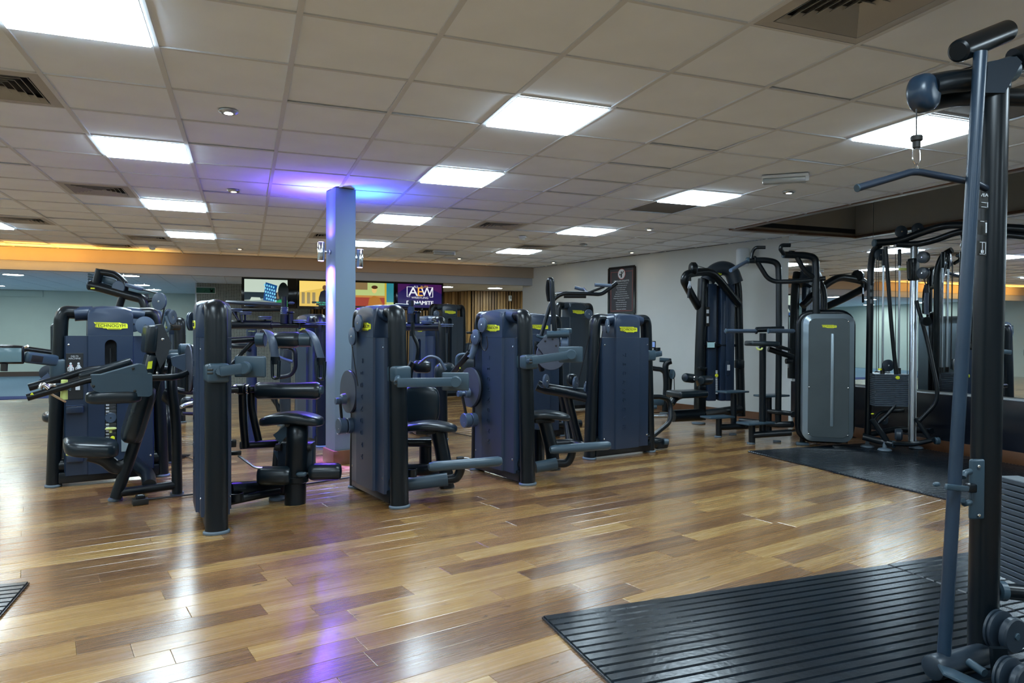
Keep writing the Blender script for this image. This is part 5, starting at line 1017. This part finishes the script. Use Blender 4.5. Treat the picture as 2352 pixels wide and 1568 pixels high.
pb = tubes(tN, [P(1875, 740, dB_), P(1875, 640, dB_), P(1873, 592, dB_), P(1850, 586, dB_), P(1801, 585, dB_)], .038, 'tall_post', rad=.22, n=16)
tubes(tN, [P(1740, 602, dA), P(1762, 638, dA), P(1780, 647, dA), P(1830, 646, dA-.1), P(1896, 639, dB_)], .026, 'brace_tube', rad=.15); tubes(tN, [P(1831, 591, dB_), P(1850, 628, dB_), P(1875, 638, dB_)], .026, 'brace_tube', rad=.12)
tubes(tN, [P(1878, 645, dB_+.1), P(1890, 655, dB_+.1), P(1894, 680, dB_+.1), P(1894, 716, dB_+.1)], .028, 'side_post', rad=.1)
for u, v, dd in ((1717, 598, dA), (1800, 585, dB_)): MB().disc(P(u, v, dd), R0, .036, .03).build('tube_cap', M_GREYP, tN)
tubes(tN, [P(1678, 621, dA-.35), P(1716, 600, dA)], .020, 'wide_grip', M_PULLEY); tubes(tN, [P(1725, 594, dA-.05), P(1728, 578, dA-.05), P(1735, 568, dA-.08), P(1758, 568, dA-.1)], .019, 'top_grip', rad=.05)
tubes(tN, [P(1800, 583, dB_-.05), P(1792, 572, dB_-.1), P(1795, 563, dB_-.1), P(1815, 563, dB_-.1)], .022, 'top_grip', rad=.05); MB().box(P(1818, 579, dB_), (.06, .05, .03), None, .01).build('clamp_lug', M_FRAME, tN); MB().lathe(P(1733, 596, dA), R0, [(.040, -.012), (.044, 0), (.040, .012)], 16).build('collar', M_FRAME, tN)
ps_ = tubes(tN, [P(1751, 990, dA-.1), P(1752, 765, dA-.1)], .036, 'short_post', n=16)
tubes(tN, [P(1736, 757, dA-.12), P(1800, 755, dA-.15)], .03, 'dip_sleeve'); tubes(tN, [P(1667, 760, dA-.5), P(1736, 760, dA-.15)], .021, 'dip_handle', M_PULLEY); tubes(tN, [P(1766, 760, dA-.6), P(1822, 760, dA-.3)], .022, 'dip_handle', M_PULLEY)
for u, v, dd in ((1667, 760, dA-.5), (1765, 760, dA-.6)): MB().disc(P(u, v, dd), R0, .026, .012).build('handle_cap', M_GREYP, tN)
MB().disc(P(1737, 760, dA-.14), R0, .034, .02).build('collar', M_FRAME, tN)
MB().box(P(1750, 789, dA-.45), (.30, .26, .055), basis(P(1790, 790, dA)-P(1725, 788, dA), F0), .02, 3).build('knee_pad', M_LEATHER, tN); MB().box(P(1790, 796, dA-.4), (.22, .12, .03), basis(P(1815, 804, dA)-P(1770, 790, dA), F0), .01).build('pad_plate', M_FRAME, tN)
tubes(tN, [P(1738, 797, dA-.6), P(1739, 802, dA-.6), P(1750, 803, dA-.6), P(1751, 798, dA-.6)], .009, 'pull_clip', M_LIME, rad=.02); tubes(tN, [P(1765, 801, dA-.3), P(1822, 820, dA-.3)], .03, 'lever_arm'); MB().disc(P(1812, 829, dA-.3), R0, .03, .07).build('bump_stop', M_FRAME, tN)
def step(u0, u1, v, dd, lb=None):
    c_ = P((u0+u1)/2, v, dd); L_ = (u1-u0)*dd/F_PX
    MB().box(c_, (L_, .20, .022), Matrix.Rotation(.06, 3, 'Z'), .006).build('step_plate', M_GREYP, tN)
step(1613, 1683, 957, 8.3); step(1696, 1774, 971, 7.8); step(1649, 1715, 899, 8.5); step(1736, 1808, 908, 8.05)
for u, v0, v1, dd in ((1651, 961, 998, 8.3), (1685, 903, 980, 8.5), (1727, 975, 1014, 7.8), (1765, 912, 990, 8.05)):
    tubes(tN, [P(u, v0, dd), P(u, v1+4, dd)], .036, 'step_leg', n=14)
for u, dd in ((1651, 8.3), (1727, 7.8), (1685, 8.5), (1787, 7.95)): foot(tN, P0(u, dd), .038, .038)
tubes(tN, [P(1651, 981, 8.3), P(1720, 978, 8.35), P(1751, 975, 7.85)], .036, 'base_tube'); tubes(tN, [P(1727, 999, 7.8), P(1817, 993, 7.75)], .036, 'base_tube'); tubes(tN, [P(1766, 944, 8.0), P(1822, 950, 7.7)], .026, 'side_tube', M_FRAME); tubes(tN, [P(1700, 966, 8.3), P(1787, 975, dA), P(1820, 974, 7.8)], .036, 'base_tube')

# ================================================================== CABLE CROSSOVER BY THE MIRROR (M)
dM = 7.35; m0 = P0(2060, dM); tM = thing('cable_crossover_machine', m0, 0, 'cable crossover by the mirror with a silver column, weight stack and top pulleys', 'gym machine')
MP = lambda u, v, dd=0: P(u, v, dM+dd)
tubes(tM, [MP(1993, 1000, .25), MP(1997, 800, .25), MP(2000, 610, .25), MP(2005, 575, .2), MP(2020, 563, .1)], .034, 'side_upright', rad=.15, n=16)
tubes(tM, [MP(2008, 558), MP(2068, 553, -.05), MP(2118, 533, -.15), MP(2167, 518, -.3), MP(2213, 516, -.5), MP(2380, 527, -1.15)], .037, 'overhead_beam', rad=.25, n=16); MB().disc(MP(2008, 558), R0, .040, .02).build('beam_cap', M_GREYP, tM)
tubes(tM, [MP(2060, 560, -.05), MP(2100, 562, -.1), MP(2144, 553, -.25), MP(2213, 527, -.5), MP(2380, 545, -1.15)], .032, 'overhead_beam', rad=.25, n=16)
cm = MP(2095, 1014, -.1); MB().lathe((cm.x, cm.y, .09), Z, [(.034, 0), (.034, 2.06), (.030, 2.07)], 28).build('silver_column', M_STEEL, tM)
for k in range(4): a = PI/2*k+.4; MB().tube([Vector((cm.x+.033*math.cos(a), cm.y+.033*math.sin(a), .10)), Vector((cm.x+.033*math.cos(a), cm.y+.033*math.sin(a), 2.13))], .006, n=6).build('column_rib', M_STEEL, tM)
tubes(tM, [MP(2034, 566, .0), MP(2049, 767, 0), MP(2059, 862, 0), MP(2060, 925, 0), MP(2045, 944, 0), MP(2014, 974, 0)], .020, 'yoke_tube', M_FRAME, rad=.15)
tubes(tM, [MP(2105, 690, -.15), MP(2129, 778, -.2), MP(2153, 890, -.28), MP(2152, 925, -.28), MP(2112, 966, -.2)], .020, 'yoke_tube', M_FRAME, rad=.12)
tubes(tM, [MP(2003, 962, 0), MP(2038, 1014, -.05)], .030, 'base_strut'); tubes(tM, [MP(2104, 960, -.15), MP(2134, 1006, -.2)], .024, 'base_strut'); tubes(tM, [MP(2008, 962, 0), MP(2018, 946, .05), MP(2076, 943, .1)], .016, 'front_loop', rad=.08)
for u in (2029, 2066): tubes(tM, [MP(u, 572, .12), MP(u, 610, .12)], .018, 'rod_sleeve'); tubes(tM, [MP(u, 610, .12), MP(u-2, 848, .12)], .010, 'guide_rod', M_STEEL)
for u, v0, v1 in ((2013, 590, 850), (2018, 590, 850), (2057, 575, 860), (2084, 645, 940)): tubes(tM, [MP(u, v0, .1), MP(u, v1, .1)], .0035, 'cable', M_CABLE, n=6)
sx_ = Vector((.86, -.5, 0)).normalized(); RS = Matrix((sx_, Z.cross(sx_), Z)).transposed()
for k in range(17): MB().box(P(2043, 860+k*4.35, 7.42), (.34, .17, .0165), RS, .002, 1).build('weight_plate', mat('weight_plate_black', (.050, .068, .092), .4), tM)
MB().disc(P(2062, 867, 7.25), F0, .018, .02).build('selector_pin', M_YEL, tM); MB().disc(P(2021, 848, 7.4), Z, .018, .02).build('rod_bumper', M_YEL, tM)
for u in (2027, 2064): tubes(tM, [MP(u, 845, .12), MP(u, 860, .12)], .022, 'rod_foot', M_INK)
for u, v, dd, ax in ((2070, 532, -.05, F0), (2108, 526, -.12, F0), (2022, 585, .12, F0), (2040, 839, .05, F0)): pulley(tM, MP(u, v, dd), ax, .062, m=M_SHROUDG)
for v in (591, 627): pulley(tM, MP(2121, v, -.25), R0+F0*.5, .058, m=M_SHROUDG, th=.05)
MB().box(MP(2098, 619, -.1), (.085, .085, .23), None, .015, 3).build('carriage', M_FRAME, tM); tubes(tM, [MP(2065, 618, -.1), MP(2090, 618, -.1)], .014, 'release_handle', M_LIME); tubes(tM, [MP(2086, 600, -.15), MP(2088, 640, -.15)], .018, 'carriage_knobs', M_INK)
tubes(tM, [MP(2122, 640, -.3), MP(2127, 655, -.3)], .006, 'cable', M_CABLE, n=6); tubes(tM, [MP(2128, 654, -.3), MP(2129, 672, -.3)], .022, 'swivel', M_FRAME); tubes(tM, [MP(2128, 672, -.3), MP(2128, 722, -.3)], 1, 'strap', M_STRAP, flat=(.022, .010), nrm=R0)
MB().lathe(MP(2127, 738, -.33), F0, [(.036, -.02), (.046, -.02), (.046, .02), (.036, .02), (.036, -.02)], 24).build('handle_ring', M_FRAME, tM)
tubes(tM, [MP(1982, 1003, .1), MP(2018, 1012, .02), MP(2052, 1020, -.1)], .034, 'base_tube'); MB().disc(MP(2053, 1020, -.1), R0-F0*.5, .037, .03).build('base_cap', M_GREYP, tM)
tubes(tM, [MP(2050, 1018, -.1), MP(2100, 1020, -.18), MP(2150, 1008, -.35)], 1, 'base_plate', flat=(.10, .022), nrm=F0); MB().disc(MP(2152, 1012, -.36), R0, .036, .04).build('base_cap', M_GREYP, tM); tubes(tM, [MP(1985, 1000, .25), MP(2060, 985, .3), MP(2140, 990, -.15)], .03, 'rear_tube')
MB().disc(P(2064, 998, 7.2), R0*.8-F0*.4, .062, .07, .015).build('transport_wheel', M_SHROUDG, tM); pulley(tM, P(2030, 965, 7.4), F0, .045, m=M_SHROUDG)
for u, v in ((2032, 1038), (2142, 1030), (1992, 1030)): MB().lathe(G(u, v)-X*(.24 if u == 2142 else 0)+Z*.016, Z, [(.065, 0), (.07, .006), (.06, .02), (.02, .03), (.018, .09)], 24).build('levelling_foot', M_FOOT, tM)
MB().sell(MP(2004, 950, 0), (.02, .01, .008), None, .9).build('warning_mark', M_YEL, tM)
for k in range(3): MB().box(MP(2001, 660+k*16, .2), (.03, .004, .045), None, .002).build('pictogram_label', M_WHITE if False else mat('dim_print', (.18, .21, .24), .5), tM)

# ================================================================== FOREGROUND LAT PULLDOWN (N)
dN = 2.575; n0 = P0(2254, dN); tX = thing('lat_pulldown_machine', n0, 0, 'tall lat pulldown tower at the right edge with a hanging bent bar', 'gym machine')
NP = lambda u, v, dd=0: P(u, v, dN+dd)
po = tubes(tX, [NP(2257, 1504), NP(2267, 900), NP(2282, 200)], .049, 'main_post', n=24)
fp = tubes(tX, [NP(2168, 1505, -.12), NP(2210, 820, -.12), NP(2252, 120, -.12)], .0215, 'front_tube', mat('blue_black_paint', (.014, .032, .058), .33, 0, .1, 6), n=20)
MB().lathe(NP(2200, 118, -.1), NP(2360, 52, .1)-NP(2200, 118, -.1), [(.030, 0), (.038, .006), (.040, .02), (.040, .32)], 28).build('top_roller', M_FRAME, tX)
hd_ = NP(2122, 214, -.05)
MB().lathe(hd_, R0*.55-F0*.75, [(.030, -.040), (.052, -.038), (.062, -.030), (.067, -.018), (.067, .010), (.064, .022), (.056, .033), (.044, .039), (.02, .041)], 40).build('pulley_head', mat('blue_black_paint', (0, 0, 0)), tX, 50)
tubes(tX, [NP(2135, 197, -.05), NP(2175, 188, -.02), NP(2240, 183, 0), NP(2330, 150, .08), NP(2380, 130, .12)], .040, 'head_beam', rad=.1, n=20); tubes(tX, [NP(2140, 232, .05), NP(2200, 222, .1), NP(2290, 222, .12), NP(2380, 225, .15)], .034, 'lower_beam', rad=.1, n=20)
tubes(tX, [NP(2262, 180, 0), NP(2318, 160, .04)], .047, 'beam_sleeve', M_GREYP, n=20); MB().prism([(-.05, -.06), (.02, -.06), (.08, .05), (.06, .07), (-.04, .05)], NP(2285, 180, -.03), R0, Z, .05).build('gusset', M_SHROUDG, tX, 30); MB().lathe(NP(2282, 203), Z, [(.050, -.01), (.054, -.005), (.054, .012), (.046, .02)], 24).build('post_collar', M_GREYP, tX)
tubes(tX, [NP(2330, 140, .05), NP(2385, 118, .05)], .046, 'side_roller', n=20)
tubes(tX, [NP(2105, 250, -.1), NP(2105, 316, -.1)], .0022, 'cable', M_CABLE, n=8); tubes(tX, [NP(2180, 168, 0), NP(2245, 150, 0)], .0025, 'cable', M_CABLE, n=8)
MB().lathe(NP(2105, 340, -.1), Z, [(.011, 0), (.013, .002), (.013, .022), (.019, .026), (.020, .038), (.017, .043)], 20).build('cable_stop', M_INK, tX)
bolt(tX, hd_+(R0*.3-F0*.9)*.035-R0*.02-Z*.01, -F0, .006)
sd_ = -.1
tubes(tX, [NP(2098, 343, sd_), NP(2097, 368, sd_), NP(2105, 381, sd_), NP(2113, 370, sd_), NP(2112, 343, sd_), NP(2104, 338, sd_), NP(2099, 345, sd_)], .0028, 'snap_hook', M_CHROME, rad=.012, n=8); tubes(tX, [NP(2099, 388, sd_), NP(2101, 379, sd_), NP(2106, 377, sd_), NP(2110, 383, sd_), NP(2108, 389, sd_)], .003, 'eye_ring', M_CHROME, rad=.008, n=8)
bar = tubes(tX, [NP(1969, 432, sd_-.08), NP(2093, 395, sd_), NP(2112, 395, sd_), NP(2240, 420, sd_+.05), NP(2290, 446, sd_+.1)], .0125, 'pulldown_bar', mat('navy_bar_rubber', (.012, .022, .040), .4), rad=.035, n=16)
MB().disc(NP(1969, 432, sd_-.08), NP(2093, 395, sd_)-NP(1969, 432, sd_-.08), .0135, .006).build('bar_cap', M_GREYP, tX)
# stickers wrapped on the post front
for v0, v1, u in ((445, 478, 2259), (507, 537, 2256), (555, 585, 2255)):
    c_ = NP(u, (v0+v1)/2, -.052); MB().box(c_, (.040, .002, .052), Matrix.Rotation(-YAW+.25, 3, 'Z')).build('pictogram_panel', M_INK, tX, 0)
    m = MB(); w_ = .013
    if v0 == 445:
        add_text(m, 'VEA', c_-F0*.003+Z*.020, R0, Z, .016); m.box(c_-F0*.003-Z*.006, (.026, .001, .002)).box(c_-F0*.003-Z*.022, (.026, .001, .002)).box(c_-F0*.003-Z*.014-R0*.013, (.002, .001, .018)).box(c_-F0*.003-Z*.014+R0*.013, (.002, .001, .018))
    elif v0 == 507:
        m.box(c_-F0*.003-R0*.012, (.002, .001, .045)).box(c_-F0*.003+Z*.021-R0*.002, (.020, .001, .002)).box(c_-F0*.003-R0*.013-Z*.014, (.008, .001, .014)).disc(c_-F0*.003+R0*.012+Z*.014, F0, .003, .001).tube([c_-F0*.003+R0*.012+Z*.012, c_-F0*.003+R0*.012-Z*.02], .0022, n=6)
    else:
        for dx in (-.012, 0, .012): m.box(c_-F0*.003+R0*dx, (.002, .001, .042))
        m.box(c_-F0*.003+Z*.021, (.026, .001, .002)).box(c_-F0*.003-Z*.021, (.026, .001, .002)).box(c_-F0*.003-Z*.012, (.014, .001, .010))
    m.build('pictogram', M_WHITE, tX, 0)
RN = Matrix.Rotation(-YAW+.1, 3, 'Z')
MB().box(NP(2243, 1123, -.055), (.056, .016, .216), RN, .010, 3).build('bracket_plate', M_GREYP, tX)
for v in (1071, 1183): bolt(tX, NP(2248, v, -.066), -F0, .006)
for v in (1086, 1157): tubes(tX, [NP(2228, v-4, -.06), NP(2214, v, -.09), NP(2212, v+10 if v < 1100 else v-8, -.1)], .010, 'hook', M_GREYP, rad=.01)
MB().box(NP(2198, 1120, -.15), (.135, .012, .020), basis(NP(2241, 1122, -.09)-NP(2152, 1113, -.2), F0), .004).build('latch_lever', M_GREYP, tX); MB().sell(NP(2151, 1112, -.2), (.014, .008, .008), None, .8).build('lever_tip', M_GREYP, tX)
MB().box(NP(2230, 1120, -.075), (.03, .03, .032), RN, .006).build('lever_hub', M_FRAME, tX)
MPL = mat('weight_plate_slate', (.045, .062, .082), .45)
for k in range(17): MB().box(NP(2352, 1107+k*14, .22), (.088, .16, .0205), RN, .003, 1).build('weight_plate', MPL, tX)
for k in range(8): MB().box(NP(2312, 1190+k*13, .55), (.11, .12, .0215), RN, .003, 1).build('weight_plate', MPL, tX)
tubes(tX, [NP(2243, 1352, .05), NP(2300, 1356, .04), NP(2400, 1366, .03)], .029, 'base_tube', n=20); tubes(tX, [NP(2292, 1356, .03), NP(2306, 1357, .03)], .036, 'base_collar', M_GREYP, n=20)
tubes(tX, [NP(2352, 1340, .3), NP(2352, 1290, .3)], .03, 'stack_base')
for u, v, dd, r_ in ((2318, 1455, -.12, .070), (2340, 1562, -.30, .062)):
    a_ = (R0*.35-F0*.85).normalized(); c_ = NP(u, v, dd)
    pulley(tX, c_-a_*.035, a_, r_, m=M_SHROUDG, th=.03); MB().disc(c_+a_*.012, a_, r_*.88, .028, .006, 36).build('pulley_cover', M_SHROUDG, tX); MB().disc(c_+a_*.028, a_, .012, .006).build('cover_cap', M_GREYP, tX)
MB().prism([(-.03, .02), (.02, .02), (.03, -.10), (-.02, -.10)], NP(2296, 1500, -.18), R0, Z, .02).build('pulley_bracket', M_FRAME, tX, 30)
e0 = NP(2140, 1534, -.155); e1_ = NP(2262, 1500, -.03)
MB().lathe(e0, e1_-e0, [(.034, 0), (.040, .004), (.042, .012), (.042, .05), (.038, .06), (.038, (e1_-e0).length)], 28).build('base_cross_tube', M_SHROUDG, tX)
MB().box(NP(2215, 1560, -.24), (.15, .14, .012), basis(NP(2262, 1578, -.25)-NP(2170, 1535, -.2), F0), .004).build('foot_plate', M_GREYP, tX); tubes(tX, [NP(2225, 1520, -.14), NP(2262, 1545, -.2)], .014, 'damper', M_GREYP)
foot(tX, n0+Z*.0175, .055, .055)
# ================================================================== SMALL THINGS ON THE FLOOR
bx0 = G(322, 1158); tb = thing('power_adaptor', bx0, TH, 'small black power adaptor box on the floor under the deltoids chair', 'adaptor'); MB().box(bx0+Z*.022, (.10, .075, .042), MZ13, .006).build('case', M_INK, tb); MB().box(bx0+Z*.055-E1*.0, (.06, .05, .022), MZ13, .005).build('plug', M_FRAME, tb); MB().box(bx0+Z*.067, (.03, .012, .002), MZ13).build('sticker', M_WHITE, tb, 0)
def floor_cable(pts, lb, r=.006): 
    p = [G(u, v, .005+r) for u, v in pts]; o = MB().tube(p, r, .12, n=8).build('floor_cable', M_CABLE, None); rebase(o, (p[0].x, p[0].y, 0)); tag(o, lb, 'cable', 'cables along the floor')
floor_cable([(335, 1146), (380, 1142), (450, 1134), (530, 1127), (640, 1120), (700, 1112), (790, 1098), (815, 1094)], 'black cable running along the floor behind the crunch machine', .007)
floor_cable([(1018, 988), (1050, 995), (1092, 1004)], 'black cable on the floor between the two cam machines'); floor_cable([(385, 1020), (410, 1040), (450, 1058)], 'thin cable on the floor left of the crunch machine tower', .004); floor_cable([(700, 1018), (725, 1010), (760, 1008)], 'cable on the floor at the foot of the far hip machine')
pb0 = P(1061, 1054, 5.2); tq = tC
MB().box(P(1057, 1052, 5.1), (.050, .04, .022), None, .005).build('plug', M_INK, tC); tubes(tC, [P(1065, 1051, 5.1), P(1075, 1050, 5.1), P(1082, 1056, 5.1)], .004, 'plug_lead', M_WHITE, n=6)
cam_sx = thing('wall_speaker', P(1705, 585, 9.9), 0, 'pale wall speaker high on the far wall above the pulldown tower', 'speaker'); MB().box(P(1706, 590, 9.85), (.17, .12, .26), Matrix.Rotation(-.3, 3, 'Z'), .04, 3).build('case', M_WPLAST, cam_sx); MB().box(P(1712, 583, 9.95), (.06, .12, .06), None, .01).build('bracket', M_FRAME, cam_sx)
